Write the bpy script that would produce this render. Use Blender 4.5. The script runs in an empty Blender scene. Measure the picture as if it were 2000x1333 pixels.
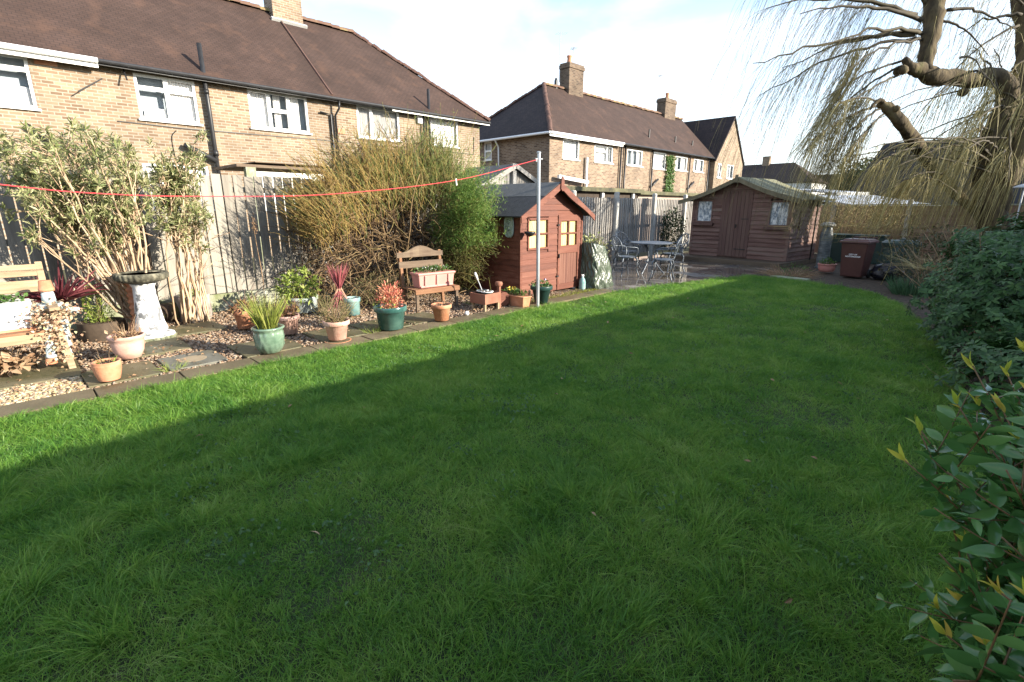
import bpy, math, numpy as np
from mathutils import Matrix, Vector
R = math.radians
rng = np.random.default_rng(7)
scene = bpy.context.scene
COL = scene.collection
A = lambda *a: np.array(a, float)

# ------------------------------------------------------------------ survey of the garden
# x runs across the garden (fence side negative), y along it, away from the house; metres.
CAM_H, CAM_PITCH, CAM_YAW, CAM_F = 1.5, R(15.0), R(44.6), 975.0
_fw = A(-math.sin(CAM_YAW) * math.cos(CAM_PITCH), math.cos(CAM_YAW) * math.cos(CAM_PITCH), -math.sin(CAM_PITCH))
_rt = A(math.cos(CAM_YAW), math.sin(CAM_YAW), 0)
_up = np.cross(_rt, _fw)
_C = A(0, 0, CAM_H)
def ray(x, y):
    d = _rt * (x - 1000) + _up * (666.5 - y) + _fw * CAM_F
    return d / np.linalg.norm(d)
def G(x, y, z=0.0):
    d = ray(x, y); return _C + d * ((z - CAM_H) / d[2])
def PX(x, y, X):
    d = ray(x, y); return _C + d * (X / d[0])
def at(x, y, dep):
    d = _rt * (x - 1000) + _up * (666.5 - y) + _fw * CAM_F
    return _C + d * (dep / CAM_F)
def dep(P): return float((np.asarray(P, float) - _C) @ _fw)

# ------------------------------------------------------------------ object helpers
def tag(o, label=None, cat=None, group=None, kind=None):
    if label: o['label'] = label
    if cat: o['category'] = cat
    if group: o['group'] = group
    if kind: o['kind'] = kind
    return o
def thing(name, label, cat, loc=(0, 0, 0), rz=0.0, group=None):
    o = bpy.data.objects.new(name, None); COL.objects.link(o)
    o.empty_display_size = 0.1
    o.location = tuple(float(v) for v in loc); o.rotation_euler = (0, 0, rz)
    return tag(o, label, cat, group)
def copy_tree(o, parent=None):
    c = o.copy(); COL.objects.link(c); c.parent = parent
    for ch in list(o.children): copy_tree(ch, c)
    return c

class MB:
    """collects geometry, builds ONE mesh object"""
    def __init__(s): s.V = []; s.F = []; s.n = 0
    def add(s, verts, faces, m=0):
        v = np.asarray(verts, float).reshape(-1, 3)
        if isinstance(faces, np.ndarray): s.F.append((faces + s.n, m))
        else:
            by = {}
            for f in faces: by.setdefault(len(f), []).append(f)
            for k, fs in by.items(): s.F.append((np.array(fs, int) + s.n, m))
        s.V.append(v); s.n += len(v); return s
    def box(s, c, d, rz=0.0, m=0, M=None, taper=None):
        x, y, z = d[0] / 2, d[1] / 2, d[2] / 2
        tx, ty = taper if taper else (1, 1)
        v = A((-x, -y, -z), (x, -y, -z), (x, y, -z), (-x, y, -z), (-x * tx, -y * ty, z), (x * tx, -y * ty, z), (x * tx, y * ty, z), (-x * tx, y * ty, z))
        if M is not None: v = v @ np.array(M, float).T
        if rz:
            c_, s_ = math.cos(rz), math.sin(rz)
            v = v @ A((c_, s_, 0), (-s_, c_, 0), (0, 0, 1))
        return s.add(v + A(*c), [(0, 3, 2, 1), (4, 5, 6, 7), (0, 1, 5, 4), (1, 2, 6, 5), (2, 3, 7, 6), (3, 0, 4, 7)], m)
    def bx(s, x0, x1, y0, y1, z0, z1, m=0):
        return s.box(((x0 + x1) / 2, (y0 + y1) / 2, (z0 + z1) / 2), (abs(x1 - x0), abs(y1 - y0), abs(z1 - z0)), m=m)
    def bar(s, p, q, w, h, m=0, upv=(0, 0, 1)):
        p, q = A(*p), A(*q); t = q - p; L = np.linalg.norm(t); t /= L
        u = A(*upv); a = np.cross(u, t)
        if np.linalg.norm(a) < 1e-3: a = np.cross(A(1, 0, 0), t)
        a /= np.linalg.norm(a); b = np.cross(t, a)
        M = np.stack([t, a, b], 1)
        return s.box((p + q) / 2, (L, w, h), m=m, M=M)
    def quad(s, a, b, c, d, m=0): return s.add([a, b, c, d], [(0, 1, 2, 3)], m)
    def prism(s, poly, d, m=0):
        """planar polygon extruded by vector d"""
        p = np.asarray(poly, float); n = len(p); d = A(*d)
        f = [tuple(range(n))[::-1], tuple(range(n, 2 * n))] + [(i, (i + 1) % n, n + (i + 1) % n, n + i) for i in range(n)]
        return s.add(np.vstack([p, p + d]), f, m)
    def lathe(s, prof, n=32, c=(0, 0, 0), m=0, wob=0.0, cap=True, sq=False):
        prof = np.asarray(prof, float); k = len(prof)
        a = np.linspace(0, 2 * math.pi, n, endpoint=False)
        r = prof[:, 0][:, None] * (1 + wob * rng.normal(size=n)[None])
        v = np.stack([r * np.cos(a), r * np.sin(a), np.repeat(prof[:, 1][:, None], n, 1)], 2).reshape(-1, 3)
        i, j = np.meshgrid(np.arange(k - 1), np.arange(n), indexing='ij')
        jn = (j + 1) % n
        f = np.stack([i * n + j, i * n + jn, (i + 1) * n + jn, (i + 1) * n + j], 2).reshape(-1, 4)
        s.add(v + A(*c), f, m)
        if cap:
            o = s.n - len(v)
            for row, rev in ((0, True), (k - 1, False)):
                if prof[row, 0] > 1e-4:
                    ring = np.arange(n) + row * n + o
                    s.F.append((ring[::-1][None] if rev else ring[None], m))
        return s
    def tubes(s, P, rad, S=5, m=0):
        """P (n,K,3), rad (n,K) or (K,)"""
        P = np.asarray(P, float)
        if P.ndim == 2: P = P[None]
        n, K, _ = P.shape
        rad = np.broadcast_to(np.asarray(rad, float), (n, K))
        T = np.gradient(P, axis=1); T /= np.linalg.norm(T, axis=2, keepdims=True) + 1e-9
        ref = np.where(np.abs(T[:, :1, 2:3]) > .9, A(1, 0, 0), A(0, 0, 1)); ref = np.repeat(ref, K, 1)
        N = np.cross(ref, T); N /= np.linalg.norm(N, axis=2, keepdims=True) + 1e-9
        B = np.cross(T, N)
        a = np.linspace(0, 2 * math.pi, S, endpoint=False)
        v = P[:, :, None] + rad[:, :, None, None] * (N[:, :, None] * np.cos(a)[None, None, :, None] + B[:, :, None] * np.sin(a)[None, None, :, None])
        base = (np.arange(n) * K * S)[:, None, None]
        i, j = np.meshgrid(np.arange(K - 1), np.arange(S), indexing='ij')
        jn = (j + 1) % S
        f = np.stack([i * S + j, i * S + jn, (i + 1) * S + jn, (i + 1) * S + j], 2).reshape(1, -1, 4) + base
        s.add(v.reshape(-1, 3), f.reshape(-1, 4), m)
        for row, rev in ((0, 1), (K - 1, 0)):
            ring = np.arange(S)[None] + row * S + base[:, :, 0] + s.n - n * K * S
            s.F.append((ring[:, ::-1] if rev else ring, m))
        return s
    def pipe(s, pts, r, S=10, m=0): return s.tubes(A(*pts), r, S, m)
    def leaves(s, P, D, L, W, N=None, fold=.18, droop=.15, m=0, wide=.45):
        """pointed leaves folded along the midrib: base P, unit direction D, length L, width W"""
        P = np.asarray(P, float); D = np.asarray(D, float); n = len(P)
        D = D / (np.linalg.norm(D, axis=1, keepdims=True) + 1e-9)
        if N is None:
            N = rng.normal(size=(n, 3)) * .5 + A(0, 0, 1)
        U = np.cross(D, N); U /= np.linalg.norm(U, axis=1, keepdims=True) + 1e-9
        N = np.cross(U, D)
        L = np.broadcast_to(np.asarray(L, float), n)[:, None]; W = np.broadcast_to(np.asarray(W, float), n)[:, None]
        mid = P + D * L * wide
        q = lambda a: a
        v = np.stack([P, mid + U * W / 2 + N * W * fold, mid - N * L * droop * .1, mid - U * W / 2 + N * W * fold,
                      P + D * L * (wide + .32) + U * W * .3 + N * W * fold * .6 - N * L * droop * .35,
                      P + D * L * (wide + .32) - U * W * .3 + N * W * fold * .6 - N * L * droop * .35,
                      P + D * L - N * L * droop], 1)
        f = np.array([(0, 1, 2), (0, 2, 3), (2, 1, 4), (2, 5, 3), (2, 4, 6), (2, 6, 5)])
        F = (f[None] + (np.arange(n) * 7)[:, None, None]).reshape(-1, 3)
        return s.add(v.reshape(-1, 3), F, m)
    def fine_leaves(s, P, D, L, W, N, m=0, K=8):
        """smooth oval leaves with a curved midrib, folded halves and a little twist"""
        P = np.asarray(P, float); D = unit(D); n = len(P); U = unit(np.cross(D, N)); N = np.cross(U, D)
        L = np.broadcast_to(np.asarray(L, float), n)[:, None]; W = np.broadcast_to(np.asarray(W, float), n)[:, None]
        dr = (.06 + .22 * rng.random((n, 1))); fo = .10 + .22 * rng.random((n, 1)); tw = .5 * rng.normal(size=(n, 1)); sk = .10 * rng.normal(size=(n, 1)); rows = []
        for k in range(K + 1):
            t = k / K; w = W * .5 * (math.sin(math.pi * min(1, t ** .82)) ** .9 + (.06 if k == 0 else 0)); a = tw * t; Uk = U * np.cos(a) + N * np.sin(a); Nk = N * np.cos(a) - U * np.sin(a)
            c = P + D * L * t + U * L * sk * t * t - N * L * dr * t * t
            rows += [c - Uk * w + Nk * w * fo * 2, c, c + Uk * w + Nk * w * fo * 2]
        v = np.stack(rows, 1); b = (np.arange(n) * v.shape[1])[:, None, None]
        q = np.array([(3 * k + j, 3 * k + j + 1, 3 * k + j + 4, 3 * k + j + 3) for k in range(K) for j in (0, 1)])
        return s.add(v.reshape(-1, 3), (q[None] + b).reshape(-1, 4), m)
    def blades(s, P, D, L, W, bend, seg=3, m=0):
        """grass / strap leaves: base P, start direction D, bend (n,3) added quadratically"""
        P = np.asarray(P, float); D = np.asarray(D, float); n = len(P)
        L = np.broadcast_to(np.asarray(L, float), n); W = np.broadcast_to(np.asarray(W, float), n)
        side = np.cross(D, rng.normal(size=(n, 3))); side /= np.linalg.norm(side, axis=1, keepdims=True) + 1e-9
        rows = []
        for k in range(seg + 1):
            t = k / seg
            c = P + D * (L * t)[:, None] + bend * (L * t * t)[:, None]
            w = W * (1 - t ** 1.8) * .5 * (.75 + .5 * min(t * 3, 1) * .5)
            if k < seg: rows += [c - side * w[:, None], c + side * w[:, None]]
            else: rows.append(c)
        v = np.stack(rows, 1); nv = v.shape[1]
        b = (np.arange(n) * nv)[:, None, None]
        q = np.array([(2 * k, 2 * k + 1, 2 * k + 3, 2 * k + 2) for k in range(seg - 1)], int).reshape(-1, 4)
        off = s.n
        s.V.append(v.reshape(-1, 3)); s.n += n * nv
        if len(q): s.F.append(((q[None] + b).reshape(-1, 4) + off, m))
        t3 = np.array([(2 * seg - 2, 2 * seg - 1, 2 * seg)])
        s.F.append(((t3[None] + b).reshape(-1, 3) + off, m)); return s
    def build(s, name, mats, parent=None, off=None, smooth=False, bevel=0):
        me = bpy.data.meshes.new(name)
        V = np.vstack(s.V)
        if off is not None: V = V - A(*off)
        loops = np.concatenate([f.ravel() for f, m in s.F])
        tot = np.concatenate([np.full(len(f), f.shape[1]) for f, m in s.F])
        mi = np.concatenate([np.full(len(f), m) for f, m in s.F])
        me.vertices.add(len(V)); me.vertices.foreach_set('co', V.astype(np.float32).ravel())
        me.loops.add(len(loops)); me.loops.foreach_set('vertex_index', loops.astype(np.int32))
        me.polygons.add(len(tot))
        me.polygons.foreach_set('loop_start', (np.cumsum(tot) - tot).astype(np.int32))
        me.polygons.foreach_set('loop_total', tot.astype(np.int32))
        mats = mats if isinstance(mats, (list, tuple)) else [mats]
        for mm in mats: me.materials.append(mm)
        me.polygons.foreach_set('material_index', mi.astype(np.int32))
        me.polygons.foreach_set('use_smooth', np.full(len(tot), bool(smooth)))
        me.update(calc_edges=True)
        o = bpy.data.objects.new(name, me); COL.objects.link(o)
        if parent is not None: o.parent = parent
        elif off is not None: o.location = tuple(float(v) for v in off)
        if bevel:
            b = o.modifiers.new('bevel', 'BEVEL'); b.width = bevel; b.segments = 2; b.limit_method = 'ANGLE'
        if smooth == 'auto':
            me.set_sharp_from_angle(angle=R(40))
        return o

def unit(v): v = np.asarray(v, float); return v / (np.linalg.norm(v, axis=-1, keepdims=True) + 1e-9)
def rdir(n, up=0.0, s=1.0):
    d = rng.normal(size=(n, 3)) * s; d[:, 2] += up; return unit(d)
def smooth_path(pts, K):
    """Catmull-Rom resample"""
    p = np.asarray(pts, float); n = len(p)
    e = np.vstack([2 * p[0] - p[1], p, 2 * p[-1] - p[-2]])
    t = np.linspace(0, n - 1 - 1e-6, K); i = t.astype(int); u = (t - i)[:, None]
    a, b, c, d = e[i], e[i + 1], e[i + 2], e[i + 3]
    return .5 * ((2 * b) + (-a + c) * u + (2 * a - 5 * b + 4 * c - d) * u ** 2 + (-a + 3 * b - 3 * c + d) * u ** 3)
_lat = np.random.default_rng(3).random((64, 64))
def vnoise(x, y, s=1.0):
    x = np.asarray(x) * s + 500; y = np.asarray(y) * s + 500
    i = np.floor(x).astype(int); j = np.floor(y).astype(int); u = x - i; v = y - j
    u = u * u * (3 - 2 * u); v = v * v * (3 - 2 * v)
    g = lambda a, b: _lat[a % 64, b % 64]
    return (g(i, j) * (1 - u) + g(i + 1, j) * u) * (1 - v) + (g(i, j + 1) * (1 - u) + g(i + 1, j + 1) * u) * v

# ------------------------------------------------------------------ materials
def nd(nt, t, **kw):
    n = nt.nodes.new(t)
    for k, v in kw.items():
        if k.startswith('i_'): n.inputs[k[2:].replace('_', ' ')].default_value = v
        else: setattr(n, k, v)
    return n
def ramp(nt, cols):
    r = nt.nodes.new('ShaderNodeValToRGB'); e = r.color_ramp.elements
    cs = [(c if len(c) == 2 and hasattr(c[1], '__len__') else (i / max(1, len(cols) - 1), c)) for i, c in enumerate(cols)]
    while len(e) < len(cs): e.new(.5)
    for el, (p, c) in zip(e, cs): el.position = p; el.color = (*c, 1)
    return r
def mth(nt, op, a, b=None, c=None, clamp=False):
    n = nt.nodes.new('ShaderNodeMath'); n.operation = op; n.use_clamp = clamp
    for i, v in enumerate((a, b, c)):
        if v is None: continue
        if isinstance(v, (int, float)): n.inputs[i].default_value = v
        else: nt.links.new(v, n.inputs[i])
    return n.outputs[0]
def new_mat(name):
    m = bpy.data.materials.new(name); m.use_nodes = True; nt = m.node_tree
    return m, nt, nt.nodes['Principled BSDF'], nt.nodes['Material Output']
def mat(name, cols, rough=.75, noise=6.0, wn=.7, wi=.3, bump=0.0, bscale=40.0, stretch=(1, 1, 1), spec=.35, metal=0.0, trans=0.0, detail=5.0, lo=.32, hi=.68, rvar=0.0, coat=0.0):
    m, nt, bs, out = new_mat(name); L = nt.links
    if not hasattr(cols[0], '__len__'): cols = [cols, cols]
    tc = nd(nt, 'ShaderNodeTexCoord'); oi = nd(nt, 'ShaderNodeObjectInfo')
    mp = nd(nt, 'ShaderNodeMapping'); mp.inputs['Scale'].default_value = stretch
    L.new(tc.outputs['Object'], mp.inputs['Vector'])
    sh = nd(nt, 'ShaderNodeVectorMath', operation='MULTIPLY_ADD')
    L.new(oi.outputs['Random'], sh.inputs[0]); sh.inputs[1].default_value = (17, 23, 31); L.new(mp.outputs[0], sh.inputs[2])
    nz = nd(nt, 'ShaderNodeTexNoise'); nz.inputs['Scale'].default_value = noise; nz.inputs['Detail'].default_value = detail; nz.inputs['Roughness'].default_value = .62
    L.new(sh.outputs[0], nz.inputs['Vector'])
    mr = nd(nt, 'ShaderNodeMapRange'); mr.inputs['From Min'].default_value = lo; mr.inputs['From Max'].default_value = hi
    L.new(nz.outputs[0], mr.inputs['Value'])
    fac = mth(nt, 'MULTIPLY', mr.outputs[0], wn)
    if wi > 0:
        ge = nd(nt, 'ShaderNodeNewGeometry')
        fac = mth(nt, 'MULTIPLY_ADD', ge.outputs['Random Per Island'], wi, fac)
    r = ramp(nt, cols); L.new(fac, r.inputs[0]); L.new(r.outputs[0], bs.inputs['Base Color'])
    bs.inputs['Roughness'].default_value = rough; bs.inputs['Specular IOR Level'].default_value = spec; bs.inputs['Metallic'].default_value = metal
    if coat: bs.inputs['Coat Weight'].default_value = coat; bs.inputs['Coat Roughness'].default_value = .15
    if rvar:
        L.new(mth(nt, 'MULTIPLY_ADD', mr.outputs[0], rvar, rough - rvar / 2), bs.inputs['Roughness'])
    if bump:
        n2 = nd(nt, 'ShaderNodeTexNoise'); n2.inputs['Scale'].default_value = bscale; n2.inputs['Detail'].default_value = 4
        L.new(mp.outputs[0], n2.inputs['Vector'])
        b = nd(nt, 'ShaderNodeBump'); b.inputs['Strength'].default_value = bump; b.inputs['Distance'].default_value = .02
        L.new(n2.outputs[0], b.inputs['Height']); L.new(b.outputs[0], bs.inputs['Normal'])
    if trans:
        tr = nd(nt, 'ShaderNodeBsdfTranslucent'); L.new(r.outputs[0], tr.inputs['Color'])
        mx = nd(nt, 'ShaderNodeMixShader'); mx.inputs[0].default_value = trans
        L.new(bs.outputs[0], mx.inputs[1]); L.new(tr.outputs[0], mx.inputs[2]); L.new(mx.outputs[0], out.inputs['Surface'])
    return m
def brick_mat(name, cols, mortar, bw=.225, bh=.075, ms=.012, rough=.85, bump=.5, roof=False, weather=(.55, 1.0), moss=None):
    """bricks or tiles laid on walls: u along the wall, v up (up the slope for roofs)"""
    m, nt, bs, out = new_mat(name); L = nt.links
    tc = nd(nt, 'ShaderNodeTexCoord'); ge = nd(nt, 'ShaderNodeNewGeometry')
    sx = nd(nt, 'ShaderNodeSeparateXYZ'); L.new(tc.outputs['Object'], sx.inputs[0])
    sn = nd(nt, 'ShaderNodeSeparateXYZ'); L.new(ge.outputs['True Normal'], sn.inputs[0])
    ax = mth(nt, 'ABSOLUTE', sn.outputs[0]); ay = mth(nt, 'ABSOLUTE', sn.outputs[1])
    isx = mth(nt, 'GREATER_THAN', ax, ay)
    mxu = nd(nt, 'ShaderNodeMix'); mxu.data_type = 'FLOAT'
    L.new(isx, mxu.inputs[0]); L.new(sx.outputs[0], mxu.inputs[2]); L.new(sx.outputs[1], mxu.inputs[3])
    v = sx.outputs[2]
    if roof: v = mth(nt, 'MULTIPLY', v, 1.5)
    cb = nd(nt, 'ShaderNodeCombineXYZ'); L.new(mxu.outputs[0], cb.inputs[0]); L.new(v, cb.inputs[1])
    br = nd(nt, 'ShaderNodeTexBrick'); L.new(cb.outputs[0], br.inputs['Vector'])
    for k, val in (('Scale', 1), ('Brick Width', bw), ('Row Height', bh), ('Mortar Size', ms), ('Mortar Smooth', .2), ('Bias', 0)): br.inputs[k].default_value = val
    br.inputs['Color1'].default_value = (0, 0, 0, 1); br.inputs['Color2'].default_value = (1, 1, 1, 1); br.inputs['Mortar'].default_value = (.5, .5, .5, 1)
    r = ramp(nt, cols); L.new(br.outputs['Color'], r.inputs[0])
    nz = nd(nt, 'ShaderNodeTexNoise'); nz.inputs['Scale'].default_value = .8; nz.inputs['Detail'].default_value = 8; nz.inputs['Roughness'].default_value = .65; L.new(tc.outputs['Object'], nz.inputs['Vector'])
    mr = nd(nt, 'ShaderNodeMapRange'); L.new(nz.outputs[0], mr.inputs[0]); mr.inputs[1].default_value = .3; mr.inputs[2].default_value = .7; mr.inputs[3].default_value = weather[0]; mr.inputs[4].default_value = weather[1]
    m1 = nd(nt, 'ShaderNodeMix'); m1.data_type = 'RGBA'; m1.inputs[7].default_value = (*mortar, 1)
    L.new(br.outputs['Fac'], m1.inputs[0]); L.new(r.outputs[0], m1.inputs[6])
    hs = nd(nt, 'ShaderNodeHueSaturation'); L.new(m1.outputs[2], hs.inputs['Color']); L.new(mr.outputs[0], hs.inputs['Value'])
    col = hs.outputs[0]
    if moss:
        n3 = nd(nt, 'ShaderNodeTexNoise'); n3.inputs['Scale'].default_value = 1.7; n3.inputs['Detail'].default_value = 9; L.new(tc.outputs['Object'], n3.inputs['Vector'])
        mm = nd(nt, 'ShaderNodeMapRange'); L.new(n3.outputs[0], mm.inputs[0]); mm.inputs[1].default_value = .56; mm.inputs[2].default_value = .72; mm.inputs[4].default_value = .55
        m2 = nd(nt, 'ShaderNodeMix'); m2.data_type = 'RGBA'; m2.inputs[7].default_value = (*moss, 1)
        L.new(mm.outputs[0], m2.inputs[0]); L.new(col, m2.inputs[6]); col = m2.outputs[2]
    L.new(col, bs.inputs['Base Color']); bs.inputs['Roughness'].default_value = rough; bs.inputs['Specular IOR Level'].default_value = .25
    b = nd(nt, 'ShaderNodeBump'); b.inputs['Strength'].default_value = bump; b.inputs['Distance'].default_value = .02; b.invert = True
    L.new(br.outputs['Fac'], b.inputs['Height']); L.new(b.outputs[0], bs.inputs['Normal'])
    return m
# ------------------------------------------------------------------ camera, sun, sky
cam = bpy.data.cameras.new('camera'); cam.sensor_width = 36; cam.lens = 36 * CAM_F / 2000; cam.clip_end = 2000; cam.clip_start = .02
co = bpy.data.objects.new('camera', cam); COL.objects.link(co)
co.location = (0, 0, CAM_H); co.rotation_euler = (math.pi / 2 - CAM_PITCH, 0, CAM_YAW); scene.camera = co
SUN_EL, SUN_AZ = R(19.0), R(64.0)            # azimuth clockwise from +y
sun_dir = A(math.sin(SUN_AZ) * math.cos(SUN_EL), math.cos(SUN_AZ) * math.cos(SUN_EL), math.sin(SUN_EL))
sl = bpy.data.lights.new('sun', 'SUN'); sl.energy = 4.7; sl.angle = R(.5); sl.color = (1, .91, .76)
so = bpy.data.objects.new('sun', sl); COL.objects.link(so)
so.rotation_euler = Vector(tuple(sun_dir)).to_track_quat('Z', 'Y').to_euler(); so.location = (20, 10, 15)
w = bpy.data.worlds.new('World'); scene.world = w; w.use_nodes = True; nt = w.node_tree; nt.nodes.clear(); L = nt.links
sky = nd(nt, 'ShaderNodeTexSky', sky_type='NISHITA'); sky.sun_disc = False; sky.sun_elevation = SUN_EL; sky.sun_rotation = SUN_AZ
sky.air_density = 1.0; sky.dust_density = .4; sky.ozone_density = 2.0
tc = nd(nt, 'ShaderNodeTexCoord'); mp = nd(nt, 'ShaderNodeMapping'); mp.inputs['Scale'].default_value = (1.0, 1.0, 2.4); mp.inputs['Location'].default_value = (.35, .1, .2)
L.new(tc.outputs['Generated'], mp.inputs[0])
nz = nd(nt, 'ShaderNodeTexNoise'); nz.inputs['Scale'].default_value = 1.9; nz.inputs['Detail'].default_value = 6; nz.inputs['Roughness'].default_value = .5; nz.inputs['Distortion'].default_value = .25
L.new(mp.outputs[0], nz.inputs['Vector'])
mr = nd(nt, 'ShaderNodeMapRange'); mr.interpolation_type = 'SMOOTHSTEP'; L.new(nz.outputs[0], mr.inputs[0]); mr.inputs[1].default_value = .385; mr.inputs[2].default_value = .71
sxyz = nd(nt, 'ShaderNodeSeparateXYZ'); L.new(tc.outputs['Generated'], sxyz.inputs[0])
hz = nd(nt, 'ShaderNodeMapRange'); L.new(sxyz.outputs[2], hz.inputs[0]); hz.inputs[1].default_value = .02; hz.inputs[2].default_value = .38; hz.inputs[3].default_value = .85; hz.inputs[4].default_value = .0
cf = mth(nt, 'MAXIMUM', mr.outputs[0], hz.outputs[0])
cf = mth(nt, 'MULTIPLY_ADD', cf, .90, .06)
mx = nd(nt, 'ShaderNodeMix'); mx.data_type = 'RGBA'; L.new(cf, mx.inputs[0]); L.new(sky.outputs[0], mx.inputs[6]); mx.inputs[7].default_value = (3.7, 3.85, 4.0, 1)
bg = nd(nt, 'ShaderNodeBackground'); L.new(mx.outputs[2], bg.inputs[0]); bg.inputs[1].default_value = .145
wo = nd(nt, 'ShaderNodeOutputWorld'); L.new(bg.outputs[0], wo.inputs[0])
scene.view_settings.view_transform = 'Standard'; scene.view_settings.look = 'None'; scene.view_settings.exposure = 1.62; scene.view_settings.gamma = 1
scene.render.engine = 'CYCLES'; scene.cycles.max_bounces = 6; scene.cycles.transparent_max_bounces = 12; scene.cycles.caustics_reflective = False; scene.cycles.caustics_refractive = False
scene.cycles.use_denoising = True; scene.cycles.denoising_prefilter = 'ACCURATE'; scene.cycles.use_adaptive_sampling = False

# ------------------------------------------------------------------ shared materials
BRICK = brick_mat('buff_brick', [(.175, .112, .070), (.275, .19, .122), (.345, .258, .172), (.22, .146, .094), (.31, .222, .143)], (.36, .31, .245))
BRICK2 = brick_mat('brown_brick', [(.12, .072, .05), (.23, .15, .10), (.32, .23, .155), (.19, .12, .08)], (.33, .28, .22))
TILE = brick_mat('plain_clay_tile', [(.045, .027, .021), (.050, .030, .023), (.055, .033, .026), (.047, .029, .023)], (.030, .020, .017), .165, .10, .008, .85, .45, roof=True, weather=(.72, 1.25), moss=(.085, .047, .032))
TILE_D = brick_mat('dark_shaded_tile', [(.024, .019, .020), (.034, .025, .025), (.044, .031, .029)], (.018, .012, .012), .165, .10, .008, .8, .8, roof=True, weather=(.8, 1.2))  # darker tile: shade put into the colour of slopes facing away from the sun
RIDGE = mat('mossy_ridge_tile', [(.09, .048, .036), (.13, .075, .05), (.26, .22, .08)], .85, 3.0, .6, .4)
RIDGE_P = mat('plain_ridge_tile', [(.07, .038, .030), (.12, .066, .050)], .85, 3.0, .5, .5)
WHITE = mat('white_upvc', [(.76, .76, .75), (.82, .82, .81)], .35, 2, .5, .2)
WHITE_O = mat('old_white_paint', [(.55, .55, .52), (.74, .73, .70), (.8, .79, .76)], .6, 5, .8, .1)
BLACKP = mat('black_plastic_pipe', [(.012, .012, .013), (.03, .03, .032)], .4, 6, .6, .2)
GREYP = mat('grey_pipe', [(.30, .31, .32), (.42, .43, .44)], .45, 6)
DARK = mat('dark_void', (.012, .011, .010), .9)
ROOM = mat('daylit_room', [(.24, .28, .31), (.34, .38, .41)], .9, 2)  # window recess; daylight inside and sky reflection put into the colour
CURT = mat('net_curtain', [(.74, .73, .71), (.86, .85, .84)], .9, 14, .6, .2, stretch=(1, 6, .2))
LEADF = mat('lead_flashing', [(.30, .30, .29), (.42, .42, .41)], .6, 4)
def glass_mat():
    m, nt, bs, out = new_mat('window_glass'); L = nt.links
    bs.inputs['Base Color'].default_value = (.03, .04, .05, 1); bs.inputs['Roughness'].default_value = .03; bs.inputs['Specular IOR Level'].default_value = .9
    t = nd(nt, 'ShaderNodeBsdfTransparent'); mx = nd(nt, 'ShaderNodeMixShader'); lw = nd(nt, 'ShaderNodeLayerWeight'); lw.inputs[0].default_value = .35
    f = mth(nt, 'MULTIPLY_ADD', lw.outputs['Fresnel'], .35, .02, clamp=True)
    L.new(f, mx.inputs[0]); L.new(t.outputs[0], mx.inputs[1]); L.new(bs.outputs[0], mx.inputs[2]); L.new(mx.outputs[0], out.inputs[0]); return m
GLASS = glass_mat()
FENCE = mat('weathered_fence_board', [(.115, .10, .08), (.20, .18, .15), (.285, .26, .22), (.22, .20, .165)], .85, 5, .55, .5, bump=.35, bscale=30, stretch=(1, 1.6, .16))
FENCE2 = mat('grey_fence_board', [(.15, .135, .12), (.25, .235, .215), (.33, .32, .30)], .85, 5, .55, .5, bump=.35, bscale=30, stretch=(1, 1.6, .16))
FENCE3 = mat('brown_fence_board', [(.13, .075, .05), (.22, .14, .10), (.27, .19, .14)], .85, 5, .55, .5, bump=.35, bscale=30, stretch=(.2, 1, 2))
CONC = mat('concrete', [(.30, .29, .26), (.40, .39, .36), (.46, .45, .41)], .9, 7, .8, .15, bump=.3, bscale=60)
CONC_M = mat('mossy_concrete', [(.12, .14, .05), (.22, .23, .15), (.34, .34, .29)], .9, 4, .9, .1, bump=.4, bscale=50)
TIMB = mat('pale_timber', [(.19, .125, .07), (.32, .23, .14), (.42, .32, .21)], .75, 5, .6, .35, bump=.25, bscale=35, stretch=(6, .5, 6))
TIMB_O = mat('orange_brown_timber', [(.13, .058, .03), (.22, .11, .055), (.30, .17, .095)], .75, 5, .6, .35, bump=.25, bscale=35, stretch=(6, .5, 6))
TIMB_G = mat('grey_brown_timber', [(.085, .055, .038), (.14, .10, .068), (.20, .15, .10)], .85, 5, .6, .35, bump=.25, bscale=35, stretch=(6, .5, 6))
TERRA = mat('terracotta', [(.36, .145, .075), (.46, .205, .11), (.54, .28, .17)], .75, 6, .9, .1, bump=.15, bscale=50)
TERRA_P = mat('pale_pink_terracotta', [(.44, .25, .19), (.56, .34, .27), (.62, .42, .34)], .75, 6, .9, .1, bump=.15, bscale=50)
PINKP = mat('dusty_pink_plastic', [(.48, .20, .17), (.55, .26, .22)], .5, 4, .8, .1)
SOIL = mat('potting_soil', [(.025, .017, .012), (.06, .04, .026), (.12, .08, .05)], .95, 30, .9, .1, bump=.9, bscale=60)
LEAF_G = mat('mid_green_leaf', [(.035, .085, .018), (.075, .15, .03), (.14, .21, .06)], .5, 6, .3, .7, trans=.3)
LEAF_Y = mat('yellow_green_leaf', [(.12, .19, .03), (.24, .31, .06), (.40, .42, .12)], .5, 6, .3, .7, trans=.3)
STEM_B = mat('brown_stem', [(.12, .075, .04), (.24, .16, .095), (.36, .26, .16)], .85, 8, .4, .6)
DEADL = mat('dead_leaf', [(.16, .085, .045), (.33, .21, .12), (.50, .37, .24)], .85, 8, .3, .7, trans=.15)
CORDY = mat('purple_strap_leaf', [(.075, .018, .024), (.16, .040, .05), (.27, .085, .09)], .45, 8, .3, .7, trans=.25)

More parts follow.
